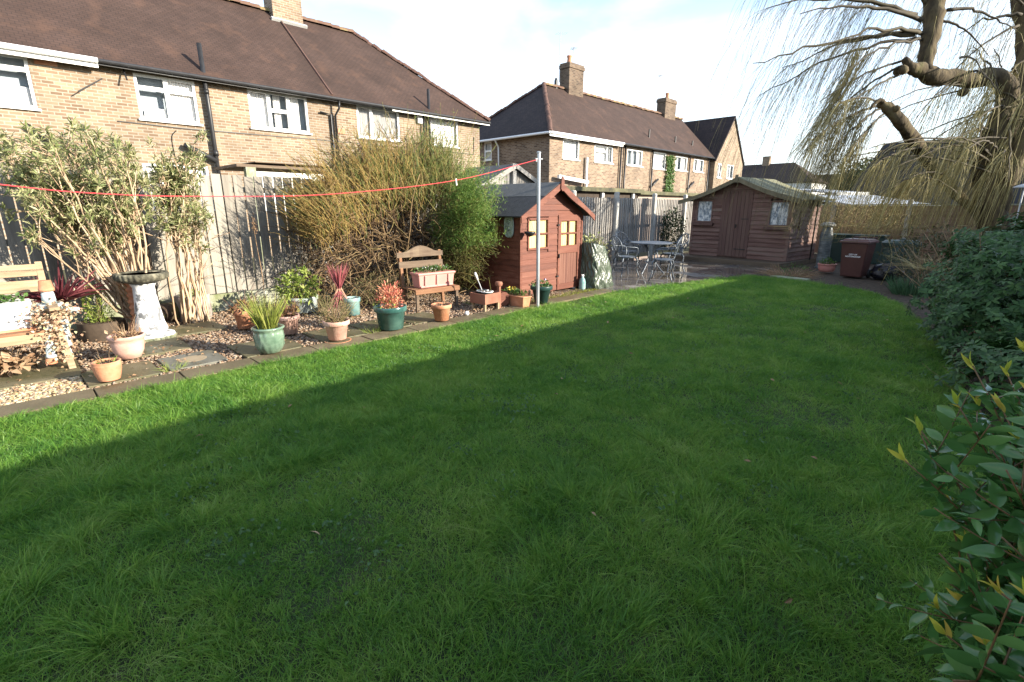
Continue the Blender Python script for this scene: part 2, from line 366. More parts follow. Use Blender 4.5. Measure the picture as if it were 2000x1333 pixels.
# ------------------------------------------------------------------ ground
def sheet(name, poly, z, m, sub=0):
    b = MB(); b.add([(x, y, z) for x, y in poly], [tuple(range(len(poly)))]); o = b.build(name, m); return tag(o, kind='structure')
EARTH = mat('rough_ground', [(.045, .05, .025), (.07, .075, .035), (.10, .09, .05)], .95, .6, 1, 0, bump=.3, bscale=8)
sheet('ground', [(-300, -120), (200, -120), (200, 400), (-300, 400)], -.012, EARTH)
LAWN = [(-4.99, -4), (-4.99, 7.75), (-4.62, 9.8), (-4.05, 11.7), (-3.6, 11.85), (-3.05, 11.55), (-2.3, 11.4), (-1.6, 10.9), (-1.1, 9.9), (-.7, 8.6), (-.28, 6.8), (.02, 5), (.30, 3.4), (.36, 1.6), (.36, 0), (.36, -4)]
LAWN = [(float(a), float(b)) for a, b in LAWN]
SOILG = mat('lawn_soil', [(.012, .020, .006), (.022, .036, .011), (.045, .045, .02)], .95, 3, 1, 0, bump=.6, bscale=30)
sheet('lawn_base', LAWN, .006, SOILG)
BED = mat('bark_mulch_soil', [(.022, .017, .011), (.05, .036, .024), (.095, .066, .046)], .95, 12, 1, 0, bump=1.0, bscale=25)
sheet('flower_bed', [(-4.05, 11.7), (-4.3, 14.3), (-7.9, 15.0), (-7.9, 19.3), (2.5, 19.3), (2.5, -2), (.36, -2), (.36, 0), (.36, 1.6), (.30, 3.4), (.02, 5), (-.28, 6.8), (-.7, 8.6), (-1.1, 9.9), (-1.6, 10.9), (-2.3, 11.4), (-3.05, 11.55), (-3.6, 11.85)], .002, BED)
GBASE = mat('gravel_base', [(.05, .034, .022), (.12, .085, .058), (.20, .15, .11)], .95, 30, 1, 0, bump=1, bscale=60)
sheet('gravel_bed', [(-8.2, -4), (-5.3, -4), (-5.3, 7.45), (-8.2, 7.45)], .002, GBASE)
def patio_mat():
    m, nt, bs, out = new_mat('wet_patio_paving'); L = nt.links
    tc = nd(nt, 'ShaderNodeTexCoord')
    br = nd(nt, 'ShaderNodeTexBrick'); L.new(tc.outputs['Object'], br.inputs['Vector'])
    for k, v in (('Scale', 1), ('Brick Width', .62), ('Row Height', .6), ('Mortar Size', .012), ('Mortar Smooth', .1)): br.inputs[k].default_value = v
    br.inputs['Color1'].default_value = (.10, .094, .090, 1); br.inputs['Color2'].default_value = (.20, .185, .172, 1); br.inputs['Mortar'].default_value = (.10, .085, .035, 1)
    n1 = nd(nt, 'ShaderNodeTexNoise'); n1.inputs['Scale'].default_value = 2.2; n1.inputs['Detail'].default_value = 7; L.new(tc.outputs['Object'], n1.inputs['Vector'])
    r = ramp(nt, [(.35, (.55, .5, .5)), (.6, (1.15, 1.05, .95))]); L.new(n1.outputs[0], r.inputs[0])
    mm = nd(nt, 'ShaderNodeMix'); mm.data_type = 'RGBA'; mm.blend_type = 'MULTIPLY'; mm.inputs[0].default_value = 1; L.new(br.outputs[0], mm.inputs[6]); L.new(r.outputs[0], mm.inputs[7])
    L.new(mm.outputs[2], bs.inputs['Base Color'])
    n2 = nd(nt, 'ShaderNodeTexNoise'); n2.inputs['Scale'].default_value = 1.3; n2.inputs['Detail'].default_value = 4; L.new(tc.outputs['Object'], n2.inputs['Vector'])
    mr = nd(nt, 'ShaderNodeMapRange'); L.new(n2.outputs[0], mr.inputs[0]); mr.inputs[1].default_value = .54; mr.inputs[2].default_value = .66; mr.inputs[3].default_value = .04; mr.inputs[4].default_value = .6
    L.new(mr.outputs[0], bs.inputs['Roughness'])
    b = nd(nt, 'ShaderNodeBump'); b.inputs['Strength'].default_value = .15; b.inputs['Distance'].default_value = .01
    hh = mth(nt, 'MULTIPLY', n1.outputs[0], mr.outputs[0]); L.new(hh, b.inputs['Height']); L.new(b.outputs[0], bs.inputs['Normal']); return m
PATIO = patio_mat()
sheet('patio', [(-8.2, 7.45), (-4.99, 7.45), (-4.99, 7.75), (-4.62, 9.8), (-4.05, 11.7), (-4.25, 14.3), (-8.2, 15.05)], .007, PATIO)
EDGE = mat('edging_stone', [(.070, .058, .030), (.125, .098, .055), (.18, .14, .085)], .7, 5, .6, .45, bump=.3, bscale=50, rvar=.5)
e = MB(); y = -4.0
while y < 7.4:
    l = .62; e.box((-5.15 + rng.normal() * .006, y + l / 2, .014 + rng.normal() * .003), (.29, l - .012, .03), rz=rng.normal() * .006); y += l
tag(e.build('path', EDGE, bevel=.004), kind='structure')
SLAB = mat('mossy_paving_slab', [(.055, .06, .025), (.11, .095, .05), (.17, .14, .085)], .6, 3.5, .8, .2, bump=.25, bscale=45, rvar=.5)
SLAB_G = mat('grey_paving_slab', [(.08, .08, .06), (.13, .125, .10), (.19, .18, .15)], .6, 5, .8, .2, bump=.25, bscale=45, rvar=.5)
slabs = [(-5.63, .58, .55, 'mossy square slab under the ribbed terracotta pot', SLAB), (-5.64, 1.16, .52, 'grey paving slab with a round pale mark in its middle', SLAB_G),
         (-5.63, 1.86, .62, 'dark slab under the green swirl glazed pot', SLAB), (-5.64, 2.68, .6, 'slab under the round terracotta pot of wispy heather', SLAB),
         (-5.64, 3.29, .6, 'mossy slab under the big teal glazed pot', SLAB), (-5.64, 3.90, .58, 'mossy slab under the small empty terracotta pot', SLAB),
         (-6.45, .98, .62, 'brown slab beside the large pale pink bowl pot', SLAB), (-6.3, -.12, .95, 'large mossy green slab in front of the slatted bench', SLAB), (-7.15, 1.55, .6, 'brown slab to the right of the white birdbath', SLAB)]
for i, (x, y, s_, lab, m_) in enumerate(slabs):
    b = MB(); b.box((0, 0, .015), (s_, s_ * .96, .03), rz=rng.normal() * .015)
    o = b.build('paving_slab', m_, off=(0, 0, 0), bevel=.005); o.location = (x, y, .002)
    tag(o, lab, 'paving slab', 'paving slabs set in the gravel')
    if i == 1:
        b = MB(); b.lathe([(.125, .0315), (.12, .033), (0, .033)], 32); c = b.build('round_mark', mat('pale_stone_disc', [(.25, .19, .12), (.33, .26, .17)], .8, 8), o)

# gravel: loose stones
def stones(name, n, region, smin, smax, mats_, z=0.0, avoid=()):
    pts = []
    while len(pts) < n:
        x, y = region(n)
        ok = np.ones(len(x), bool)
        for (ax, ay, s_) in avoid: ok &= ~((np.abs(x - ax) < s_ / 2) & (np.abs(y - ay) < s_ / 2) & (rng.random(len(x)) < .985))
        pts += list(zip(x[ok], y[ok]))
    pts = np.array(pts[:n])
    ph = (1 + 5 ** .5) / 2
    iv = unit(A((-1, ph, 0), (1, ph, 0), (-1, -ph, 0), (1, -ph, 0), (0, -1, ph), (0, 1, ph), (0, -1, -ph), (0, 1, -ph), (ph, 0, -1), (ph, 0, 1), (-ph, 0, -1), (-ph, 0, 1)))
    it = np.array([(0, 11, 5), (0, 5, 1), (0, 1, 7), (0, 7, 10), (0, 10, 11), (1, 5, 9), (5, 11, 4), (11, 10, 2), (10, 7, 6), (7, 1, 8), (3, 9, 4), (3, 4, 2), (3, 2, 6), (3, 6, 8), (3, 8, 9), (4, 9, 5), (2, 4, 11), (6, 2, 10), (8, 6, 7), (9, 8, 1)])
    sc = (smin + (smax - smin) * rng.random(n) ** 2.2)[:, None, None] * (1 + .35 * rng.normal(size=(n, 1, 3)).clip(-1.5, 1.5)) * A(1, 1, .6)
    v = iv[None] * sc * (1 + .12 * rng.normal(size=(n, 12, 1)))
    a = rng.random(n) * 6.28; c, s_ = np.cos(a), np.sin(a)
    x = v[..., 0] * c[:, None] - v[..., 1] * s_[:, None]; y = v[..., 0] * s_[:, None] + v[..., 1] * c[:, None]
    v = np.stack([x + pts[:, :1], y + pts[:, 1:], v[..., 2] + z + (sc[..., 2] * .5) + rng.random((n, 1)) * .012], 2)
    b = MB(); b.add(v.reshape(-1, 3), (it[None] + (np.arange(n) * 12)[:, None, None]).reshape(-1, 3))
    return tag(b.build(name, mats_, smooth=True), kind='stuff')
PEB = mat('mixed_gravel', [(.05, .03, .018), (.13, .075, .042), (.23, .145, .09), (.33, .245, .17), (.17, .135, .105), (.46, .40, .32)], .7, 60, .25, .75)
PEB_Y = mat('yellow_gravel', [(.14, .09, .04), (.28, .20, .10), (.40, .31, .17), (.52, .44, .30), (.28, .23, .17)], .7, 60, .25, .75)
av = [(x, y, s_) for x, y, s_, _, _ in slabs]
stones('gravel', 30000, lambda n: (-8.15 + 2.83 * rng.random(n) ** .75, -.9 + 7.9 * rng.random(n) ** 1.25), .008, .019, PEB, .004, av)
stones('golden_gravel', 7000, lambda n: (-6.1 + .78 * rng.random(n), -1.3 + 1.6 * rng.random(n)), .007, .017, PEB_Y, .006, av)
stones('border_gravel', 6500, lambda n: (.34 + .8 * rng.random(n), .7 + 3.0 * rng.random(n)), .007, .016, PEB, .004)
nl = 1700
b = MB(); P = np.stack([-8.1 + 2.8 * rng.random(nl), -.8 + 8.2 * rng.random(nl), .03 + .02 * rng.random(nl)], 1)
b.leaves(P, rdir(nl, 0) * A(1, 1, .25), .02 + .035 * rng.random(nl), .012 + .018 * rng.random(nl)); tag(b.build('leaf_litter', DEADL), kind='stuff')

# ------------------------------------------------------------------ grass
def inside(x, y, poly):
    r = np.zeros(len(x), bool); n = len(poly)
    for i in range(n):
        (x0, y0), (x1, y1) = poly[i], poly[(i + 1) % n]
        c = ((y0 > y) != (y1 > y)); r ^= c & (x < (x1 - x0) * (y - y0) / (y1 - y0 + 1e-12) + x0)
    return r
def lawn_pts(x0, x1, y0, y1, dens):
    n = int((x1 - x0) * (y1 - y0) * dens); x = x0 + (x1 - x0) * rng.random(n); y = y0 + (y1 - y0) * rng.random(n)
    j = .05 * rng.normal(size=n); k = inside(x + j, y, LAWN) & ((x * -math.sin(CAM_YAW) + y * math.cos(CAM_YAW)) > .35); return x[k], y[k]
def lawn_mat():
    m, nt, bs, out = new_mat('grass_blade'); L = nt.links
    tc = nd(nt, 'ShaderNodeTexCoord'); ge = nd(nt, 'ShaderNodeNewGeometry')
    n1 = nd(nt, 'ShaderNodeTexNoise'); n1.inputs['Scale'].default_value = 1.3; n1.inputs['Detail'].default_value = 8; n1.inputs['Roughness'].default_value = .72; L.new(tc.outputs['Object'], n1.inputs['Vector'])
    mr = nd(nt, 'ShaderNodeMapRange'); L.new(n1.outputs[0], mr.inputs[0]); mr.inputs[1].default_value = .3; mr.inputs[2].default_value = .7
    f = mth(nt, 'MULTIPLY_ADD', ge.outputs['Random Per Island'], .42, mth(nt, 'MULTIPLY', mr.outputs[0], .58))
    r = ramp(nt, [(0, (.032, .105, .022)), (.22, (.070, .190, .032)), (.5, (.140, .290, .042)), (.75, (.24, .37, .068)), (.92, (.34, .42, .14)), (1, (.55, .50, .31))]); L.new(f, r.inputs[0])
    L.new(r.outputs[0], bs.inputs['Base Color']); bs.inputs['Roughness'].default_value = .42; bs.inputs['Specular IOR Level'].default_value = .35
    tr = nd(nt, 'ShaderNodeBsdfTranslucent'); L.new(r.outputs[0], tr.inputs[0]); mx = nd(nt, 'ShaderNodeMixShader'); mx.inputs[0].default_value = .5
    L.new(bs.outputs[0], mx.inputs[1]); L.new(tr.outputs[0], mx.inputs[2]); L.new(mx.outputs[0], out.inputs[0]); return m
GRASS = lawn_mat()
g = MB()
def clump(x0, x1, y0, y1, ntuft, per, bgd, sg):
    tx_, ty_ = x0 + (x1 - x0) * rng.random(ntuft), y0 + (y1 - y0) * rng.random(ntuft)
    tr = .045 + .085 * rng.random(ntuft) ** 1.4; th = (.022 + .050 * rng.random(ntuft) ** 1.7) * (.65 + .8 * vnoise(tx_ + 3, ty_, 1.3)); ta = rng.random(ntuft) * 6.28
    i = rng.integers(0, ntuft, ntuft * per); n = len(i); r_ = tr[i] * np.abs(rng.normal(size=n)) * .8; a = rng.random(n) * 6.2832
    x, y = tx_[i] + r_ * np.cos(a), ty_[i] + r_ * np.sin(a); h = th[i] * (.55 + .6 * rng.random(n)); ln = np.clip(r_ / tr[i], 0, 1.6) * .55 + .12 * np.abs(rng.normal(size=n))
    dx, dy = np.cos(a) * ln * .7 + .45 * np.cos(ta[i]) + .28 * rng.normal(size=n), np.sin(a) * ln * .7 + .45 * np.sin(ta[i]) + .28 * rng.normal(size=n)
    m_ = int((x1 - x0) * (y1 - y0) * bgd); xb = x0 + (x1 - x0) * rng.random(m_); yb = y0 + (y1 - y0) * rng.random(m_); ab = rng.random(m_) * 6.28; lb_ = .25 + .45 * np.abs(rng.normal(size=m_))
    x = np.r_[x, xb]; y = np.r_[y, yb]; h = np.r_[h, .016 + .024 * rng.random(m_)]; dx = np.r_[dx, np.cos(ab) * lb_]; dy = np.r_[dy, np.sin(ab) * lb_]
    k = inside(x + .03 * rng.normal(size=len(x)), y, LAWN) & ((x * -math.sin(CAM_YAW) + y * math.cos(CAM_YAW)) > .35); x, y, h, dx, dy = x[k], y[k], h[k], dx[k], dy[k]; n = len(x)
    worn = vnoise(x + 11, y + 7, .9) * .6 + vnoise(x, y + 30, 3.0) * .4; h = h * np.clip(1.3 - 2.6 * np.maximum(0, worn - .55), .4, 1.2)
    D = unit(np.stack([dx * .7, dy * .7, np.ones(n)], 1)); bend = np.stack([dx * .7, dy * .7, -.35 * np.hypot(dx, dy)], 1)
    g.blades(np.stack([x, y, np.full(n, .004)], 1), D, h * 1.3 * (1 + .6 * (rng.random(n) > .985)), (.0017 + .0018 * rng.random(n) ** 1.5) * (1 + .12 * np.hypot(x, y)), bend, sg)
for a_ in ((-3.6, .42, -1.6, 3.4, 3000, 75, 15000, 3), (-5.1, -3.6, -1.6, 3.4, 950, 75, 11000, 3), (-5.1, .35, 3.4, 6.0, 1700, 50, 6500, 2), (-5.1, .2, 6.0, 12, 2800, 42, 3400, 2)): clump(*a_)
go = tag(g.build('grass', GRASS), 'short green lawn grass with patchy tufts', 'grass', kind='stuff')
# fallen leaves and daisies scattered on the lawn
nl = 34
b = MB(); x = -4.6 + 4.3 * rng.random(nl); y = .3 + 8 * rng.random(nl); k = inside(x, y, LAWN); x, y = x[k], y[k]
b.leaves(np.stack([x, y, np.full(len(x), .05)], 1), rdir(len(x), 0) * A(1, 1, .2), .03 + .03 * rng.random(len(x)), .014 + .014 * rng.random(len(x)))
tag(b.build('fallen_leaves', DEADL), kind='stuff')
nc = 60; cx_, cy_ = -4.6 + 4.3 * rng.random(nc), .4 + 6 * rng.random(nc); n = nc * 26; i = np.repeat(np.arange(nc), 26); x = cx_[i] + .09 * rng.normal(size=n); y = cy_[i] + .09 * rng.normal(size=n); k = inside(x, y, LAWN); x, y = x[k], y[k]
b = MB(); b.leaves(np.stack([x, y, .035 + .02 * rng.random(len(x))], 1), rdir(len(x), .3), .018 + .012 * rng.random(len(x)), .016, wide=.5); tag(b.build('clover', mat('clover_leaf', [(.04, .10, .03), (.09, .17, .06)], .6, 6, .3, .7, trans=.3)), kind='stuff')
# ------------------------------------------------------------------ walls with window openings
def wall_holes(b, axis, c, out, a0, a1, z0, z1, holes, depth=.3):
    """wall plane at x=c (axis x) or y=c (axis y); out=+1/-1 outward; holes (a0,a1,z0,z1); recess faces material 1"""
    def P(a, z, d=0.0):
        q = c - out * d
        return (q, a, z) if axis == 'x' else (a, q, z)
    As = sorted({a0, a1, *[v for h in holes for v in h[:2]]}); Zs = sorted({z0, z1, *[v for h in holes for v in h[2:]]})
    for i in range(len(As) - 1):
        for j in range(len(Zs) - 1):
            ma, mz = (As[i] + As[i + 1]) / 2, (Zs[j] + Zs[j + 1]) / 2
            if any(h[0] < ma < h[1] and h[2] < mz < h[3] for h in holes): continue
            b.quad(P(As[i], Zs[j]), P(As[i + 1], Zs[j]), P(As[i + 1], Zs[j + 1]), P(As[i], Zs[j + 1]))
    for h in holes:
        p = [(h[0], h[2]), (h[1], h[2]), (h[1], h[3]), (h[0], h[3])]
        for k in range(4):
            q, r_ = p[k], p[(k + 1) % 4]; b.quad(P(*q), P(*r_), P(*r_, .12), P(*q, .12)); b.quad(P(*q, .12), P(*r_, .12), P(*r_, depth), P(*q, depth), 1)
        b.quad(*[P(*q, depth) for q in p], m=1)
def window(root, off, axis, c, out, h, mull=(), trans=(), curtain=None, sill=True, frame=WHITE, bar=.05):
    """framed window in an opening h; mull = fractions of vertical bars, trans = (a0f,a1f,zf) horizontal bars"""
    a0, a1, z0, z1 = h
    def bxx(b, A0, A1, Z0, Z1, d0, d1):
        q0, q1 = c - out * d0, c - out * d1
        (b.bx(q0, q1, A0, A1, Z0, Z1) if axis == 'x' else b.bx(A0, A1, q0, q1, Z0, Z1))
    f = MB(); t = .065; d0, d1 = .02, .09
    bxx(f, a0, a1, z0, z0 + t, d0, d1); bxx(f, a0, a1, z1 - t, z1, d0, d1); bxx(f, a0, a0 + t, z0 + t, z1 - t, d0, d1); bxx(f, a1 - t, a1, z0 + t, z1 - t, d0, d1)
    for m_ in mull: q = a0 + (a1 - a0) * m_; bxx(f, q - bar, q + bar, z0 + t, z1 - t, d0 + .004, d1)
    for u, v, zf in trans: q = z0 + (z1 - z0) * zf; bxx(f, a0 + (a1 - a0) * u, a0 + (a1 - a0) * v, q - bar, q + bar, d0 + .008, d1)
    fo = f.build('window', frame, root, off)
    p = MB(); bxx(p, a0 + t, a1 - t, z0 + t, z1 - t, .055, .06); p.build('pane', GLASS, fo, off)
    if sill:
        s = MB(); bxx(s, a0 - .05, a1 + .05, z0 - .05, z0 - .002, -.07, .03); so_ = s.build('sill', WHITE_O, fo, off)
    if curtain:
        cb = MB()
        for ci, (u, v, zt, zb) in enumerate(curtain):
            n = 28; A_ = a0 + t + (a1 - a0 - 2 * t) * (u + (v - u) * np.linspace(0, 1, n)); dd = .14 + .014 * np.sin(np.arange(n) * 1.7 + a0) + .005 * rng.normal(size=n)
            Z0, Z1 = z0 + (z1 - z0) * zb, z0 + (z1 - z0) * zt
            for i in range(n - 1):
                q = lambda k, z: ((c - out * dd[k], A_[k], z) if axis == 'x' else (A_[k], c - out * dd[k], z))
                cb.quad(q(i, Z0), q(i + 1, Z0), q(i + 1, Z1), q(i, Z1))
            if len(curtain) < 6 or ci == len(curtain) - 1: cb.build('curtain' if len(curtain) < 6 else 'blind', CURT, fo, off, smooth=True); cb = MB()
    return fo
def ridge_row(p, q, r, step=.32):
    b = MB(); p, q = A(*p), A(*q); t = q - p; Lg = np.linalg.norm(t); t /= Lg; n = int(Lg / step)
    side = unit(np.cross(t, A(0, 0, 1))); upv = np.cross(side, t)
    a = np.linspace(0, math.pi, 7)
    for k in range(n):
        s0 = p + t * (k * Lg / n); s1 = p + t * ((k + 1.06) * Lg / n); j = rng.normal(size=3) * .012
        rr0, rr1 = r, r * 1.16
        ring = [s + side * rr * math.cos(x) + upv * (rr * math.sin(x) - .03) + j for s, rr in ((s0, rr0), (s1, rr1)) for x in a]
        b.add(ring, [(i, i + 1, 8 + i, 7 + i) for i in range(6)] + [tuple(range(6, -1, -1)), tuple(range(7, 14))])
    return b
def slab(b, poly, th=.07, m=0):
    """roof plane with thickness, poly counter-clockwise seen from above"""
    p = np.asarray(poly, float); n = np.cross(p[1] - p[0], p[2] - p[0]); n /= np.linalg.norm(n)
    if n[2] < 0: n = -n
    b.prism(p - n * th, n * th, m)
def chimney(root, off, x0, x1, y0, y1, z0, z1, pots=((.5, .5),), bm=BRICK, aer=None):
    b = MB(); b.bx(x0, x1, y0, y1, z0, z1 - .28); b.bx(x0 - .05, x1 + .05, y0 - .05, y1 + .05, z1 - .278, z1 - .1); b.bx(x0 - .01, x1 + .01, y0 - .01, y1 + .01, z1 - .098, z1)
    co_ = b.build('chimney', bm, root, off)
    for px, py in pots:
        p = MB(); p.lathe([(.15, z1 - .02), (.14, z1 + .08), (.12, z1 + .3), (.15, z1 + .38), (.15, z1 + .44), (.10, z1 + .44), (.10, z1 + .2)], 16, (x0 + (x1 - x0) * px, y0 + (y1 - y0) * py, 0), cap=False)
        p.build('chimney_pot', TERRA, co_, off, smooth=True)
    return co_
def aerial(root, off, p, h, n=7, L=1.0, rz=.6):
    p = A(*p); b = MB(); b.pipe([p, p + A(0, 0, h)], .018, 6); d = A(math.cos(rz), math.sin(rz), .12); s = A(-math.sin(rz), math.cos(rz), 0); t = p + A(0, 0, h - .08)
    b.pipe([t - d * L * .35, t + d * L * .65], .012, 5)
    for k in range(n): q = t + d * L * (-.33 + .95 * k / (n - 1)); w_ = .22 - .012 * k; b.pipe([q - s * w_, q + s * w_], .006, 4)
    b.build('aerial', GREYP, root, off)

# ------------------------------------------------------------------ near terrace house
BRICK3 = brick_mat('shaded_chimney_brick', [(.07, .045, .03), (.14, .09, .058), (.19, .135, .09), (.11, .07, .048)], (.18, .15, .12))  # brown brick darkened: the far chimneys' shade sits in its colour
HX, EZ = -16.65, 5.0
hy0, hy1 = -8.0, 14.95
o0 = (HX, 5.0, 0)
h1 = thing('terraced_house', 'buff brick terraced house with hipped brown tile roof behind the near fence', 'house', o0)
wins1 = [(-.55, 1.24, 3.70, 4.80), (3.2, 4.57, 3.72, 4.80), (5.92, 7.68, 3.78, 4.84), (9.38, 11.07, 3.83, 4.85), (12.42, 13.82, 3.83, 4.88)]
low1 = [(3.05, 4.6, 1.45, 2.62), (7.9, 9.4, 1.2, 2.5), (-3, -1.4, 1.3, 2.5)]
b = MB(); wall_holes(b, 'x', HX, 1, hy0, hy1, 0, 4.92, wins1 + low1)
b.quad((HX, hy1, 0), (HX - 7, hy1, 0), (HX - 7, hy1, 4.92), (HX, hy1, 4.92)); b.quad((HX - 7, hy0, 0), (HX, hy0, 0), (HX, hy0, 4.92), (HX - 7, hy0, 4.92))
b.quad((HX - 7, hy1, 0), (HX - 7, hy0, 0), (HX - 7, hy0, 4.92), (HX - 7, hy1, 4.92)); b.build('wall', [BRICK, ROOM], h1, o0)
lay = [dict(mull=(.5,), trans=((0, 1, .74),), curtain=((0, 1, .42, 0),)),
       dict(mull=(.5,), trans=((0, 1, .70),), curtain=((.05, .45, .28, .02), (.55, 1, 1, 0))),
       dict(mull=(.33, .66), trans=((.33, .66, .52),), curtain=((0, .3, 1, 0), (.42, .55, 1, 0), (.66, .9, 1, 0))),
       dict(mull=(.33,), trans=(), curtain=tuple((k / 22, k / 22 + .038, 1, .02) for k in range(22))),
       dict(mull=(), trans=(), curtain=((0, 1, 1, 0),))]
for h, kw in zip(wins1, lay): window(h1, o0, 'x', HX, 1, h, **kw)
for h in low1: window(h1, o0, 'x', HX, 1, h, mull=(.5,), curtain=((0, 1, 1, 0),))
ex, ez = HX + .3, 4.93; rx, rz_ = HX - 3.5, 8.17
ey1 = hy1 + .3; ry1 = 11.45; ey0 = hy0
b = MB(); slab(b, [(ex, ey0, ez), (ex, ey1, ez), (rx, ry1, rz_), (rx, ey0, rz_)]); slab(b, [(ex, ey1, ez), (2 * rx - ex, ey1, ez), (rx, ry1, rz_)]); slab(b, [(2 * rx - ex, ey1, ez), (2 * rx - ex, ey0, ez), (rx, ey0, rz_), (rx, ry1, rz_)])
b.bx(2 * rx - ex + .05, ex - .05, ey0, ey1 - .05, ez - .06, ez - .03)
rf = b.build('roof', TILE, h1, o0)
ridge_row((rx, ey0, rz_ + .02), (rx, ry1, rz_ + .02), .13).build('ridge_tiles', RIDGE, rf, o0)
ridge_row((ex, ey1, ez + .04), (rx, ry1, rz_ + .03), .10, .22).build('hip_tiles', RIDGE_P, rf, o0)
b = MB(); v0, v1 = A(ex - .05, 8.42, ez + .05), A(rx + .35, 8.42, rz_ - .26); b.pipe([v0, v1], .035, 6); b.build('party_verge', RIDGE_P, rf, o0)
c1 = chimney(h1, o0, -20.45, -19.75, 8.2, 9.25, 7.4, 9.6, ((.5, .25), (.5, .75)))
b = MB(); b.box((-19.70, 8.72, 7.80), (.10, 1.25, .16), M=Matrix.Rotation(R(40), 3, 'Y')); b.build('flashing', LEADF, c1, o0)
b = MB(); b.bx(ex - .07, ex - .02, ey0, 2.48, ez - .2, ez - .005); b.pipe([(ex + .03, ey0, ez - .05), (ex + .03, 2.48, ez - .05)], .06, 10); b.build('gutter', WHITE, h1, o0)['label'] = 'white gutter and fascia'
b = MB(); b.bx(ex - .07, ex - .02, 2.482, ey1, ez - .13, ez - .005); b.pipe([(ex + .02, 2.5, ez - .05), (ex + .02, ey1, ez - .07)], .05, 10); b.pipe([(ex, ey1 + .02, ez - .05), (2 * rx - ex, ey1 + .02, ez - .05)], .05, 8)
b.build('gutter', BLACKP, h1, o0)['label'] = 'black gutter with a thin fascia'
b = MB(); b.bx(ex - .019, ex + .012, 10.6, ey1, ez - .16, ez - .10); b.build('fascia', WHITE_O, h1, o0)
px_ = HX + .13
b = MB(); b.pipe([(px_, 4.82, 0), (px_, 4.80, 4.0), (px_, 4.78, 5.75)], .06, 12); b.lathe([(.075, 4.5), (.075, 4.62)], 12, (px_, 4.79, 0)); b.lathe([(.075, 2.9), (.075, 3.05)], 12, (px_, 4.81, 0))
b.pipe([(px_, 4.82, 2.75), (px_ + .02, 4.45, 2.95), (px_ + .02, 4.05, 3.14)], .07, 10); b.build('soil_pipe', BLACKP, h1, o0, smooth=True)['label'] = 'black soil pipe with a side branch'
b = MB(); b.pipe([(px_, 12.32, 0), (px_, 12.3, 5.75)], .05, 10); b.pipe([(px_ - .02, 12.05, 0), (px_ - .02, 12.05, 4.9)], .04, 8); b.build('soil_pipe', BLACKP, h1, o0, smooth=True)
b = MB(); b.pipe([(ex, 8.62, 4.85), (ex - .02, 8.6, 4.6), (px_ - .05, 8.55, 4.4), (px_ - .05, 8.55, 0)], .035, 8); b.pipe([(px_ - .06, 8.05, 4.45), (px_ - .06, 8.4, 4.42), (px_ - .06, 8.42, 0)], .035, 8); b.build('downpipe', BLACKP, h1, o0, smooth=True)
b = MB(); b.pipe([(px_ - .03, .95, 3.32), (px_ - .03, 1.75, 2.62)], .06, 10); b.build('waste_pipe', BLACKP, h1, o0, smooth=True)
b = MB(); P = [(HX + .02, 2.7, 3.60), (HX + .02, 4.2, 3.57), (HX + .02, 8, 3.62), (HX + .02, 12, 3.63), (HX + .02, 14.6, 3.62), (HX + .02, 14.62, 4.3)]; b.pipe(P, .014, 5)
b.pipe(smooth_path([(HX + .02, 3.95, 3.5), (HX + .02, 3.82, 3.3), (HX + .02, 3.83, 2.7)], 8), .01, 4); b.build('cable', BLACKP, h1, o0)
b = MB(); b.box((HX + .06, 11.95, 4.68), (.1, .28, .32)); b.build('alarm_box', WHITE_O, h1, o0, bevel=.02)
b = MB(); b.box((HX + .02, 8.75, 3.95), (.04, .25, .16)); b.build('air_brick', TERRA, h1, o0)
b = MB(); b.box((HX + .01, 1.55, 4.72), (.02, .4, .1)); b.build('air_brick', TERRA, h1, o0)
b = MB(); b.bar((HX + .02, 2.55, 4.55), (HX + .25, 2.0, 4.15), .02, .02); b.build('bracket', BLACKP, h1, o0)
b = MB(); b.bar((HX + .05, 3.0, 4.85), (HX + .3, 3.0, 4.55), .03, .03); b.build('bracket', BLACKP, h1, o0)
b = MB(); b.box((HX + .12, .42, 2.72), (.16, .2, .16)); b.build('floodlight', BLACKP, h1, o0, bevel=.01)

# ------------------------------------------------------------------ far terrace house with cross gable
o2 = (HX, 28, 0); qy0, qy1 = 19.45, 37.3
h2 = thing('terraced_house', 'brown brick terraced house with two chimneys and a shaded hip end, farther along', 'house', o2)
wins2 = [(20.47, 21.8, 3.84, 4.8), (23.12, 24.85, 3.84, 4.7), (26.31, 27.98, 3.85, 4.74), (29.2, 30.85, 3.82, 4.8), (32.1, 33.8, 3.86, 4.75), (34.75, 36.3, 3.9, 4.74)]
b = MB(); wall_holes(b, 'x', HX, 1, qy0, qy1, 0, 4.92, wins2); wall_holes(b, 'y', qy0, -1, HX - 7, HX, 0, 4.92, [(-21.3, -20.72, 3.95, 5.0 - .12)])
b.quad((HX - 7, qy1, 0), (HX - 7, qy0, 0), (HX - 7, qy0, 4.92), (HX - 7, qy1, 4.92)); b.build('wall', [BRICK2, ROOM], h2, o2)
lay2 = [dict(mull=(), curtain=((0, 1, 1, 0),)), dict(mull=(.7,), trans=((0, .7, .66),), curtain=((0, .72, 1, 0), (.9, 1, 1, 0))), dict(mull=(.33, .66), curtain=((.02, .12, 1, 0), (.4, .5, 1, 0), (.8, 1, 1, 0))),
        dict(mull=(), curtain=((0, 1, 1, 0),)), dict(mull=(.5,), curtain=((0, .35, 1, 0), (.6, 1, 1, 0))), dict(mull=(.4,), curtain=((0, .3, 1, 0), (.5, .9, 1, 0)))]
for h, kw in zip(wins2, lay2): window(h2, o2, 'x', HX, 1, h, **kw)
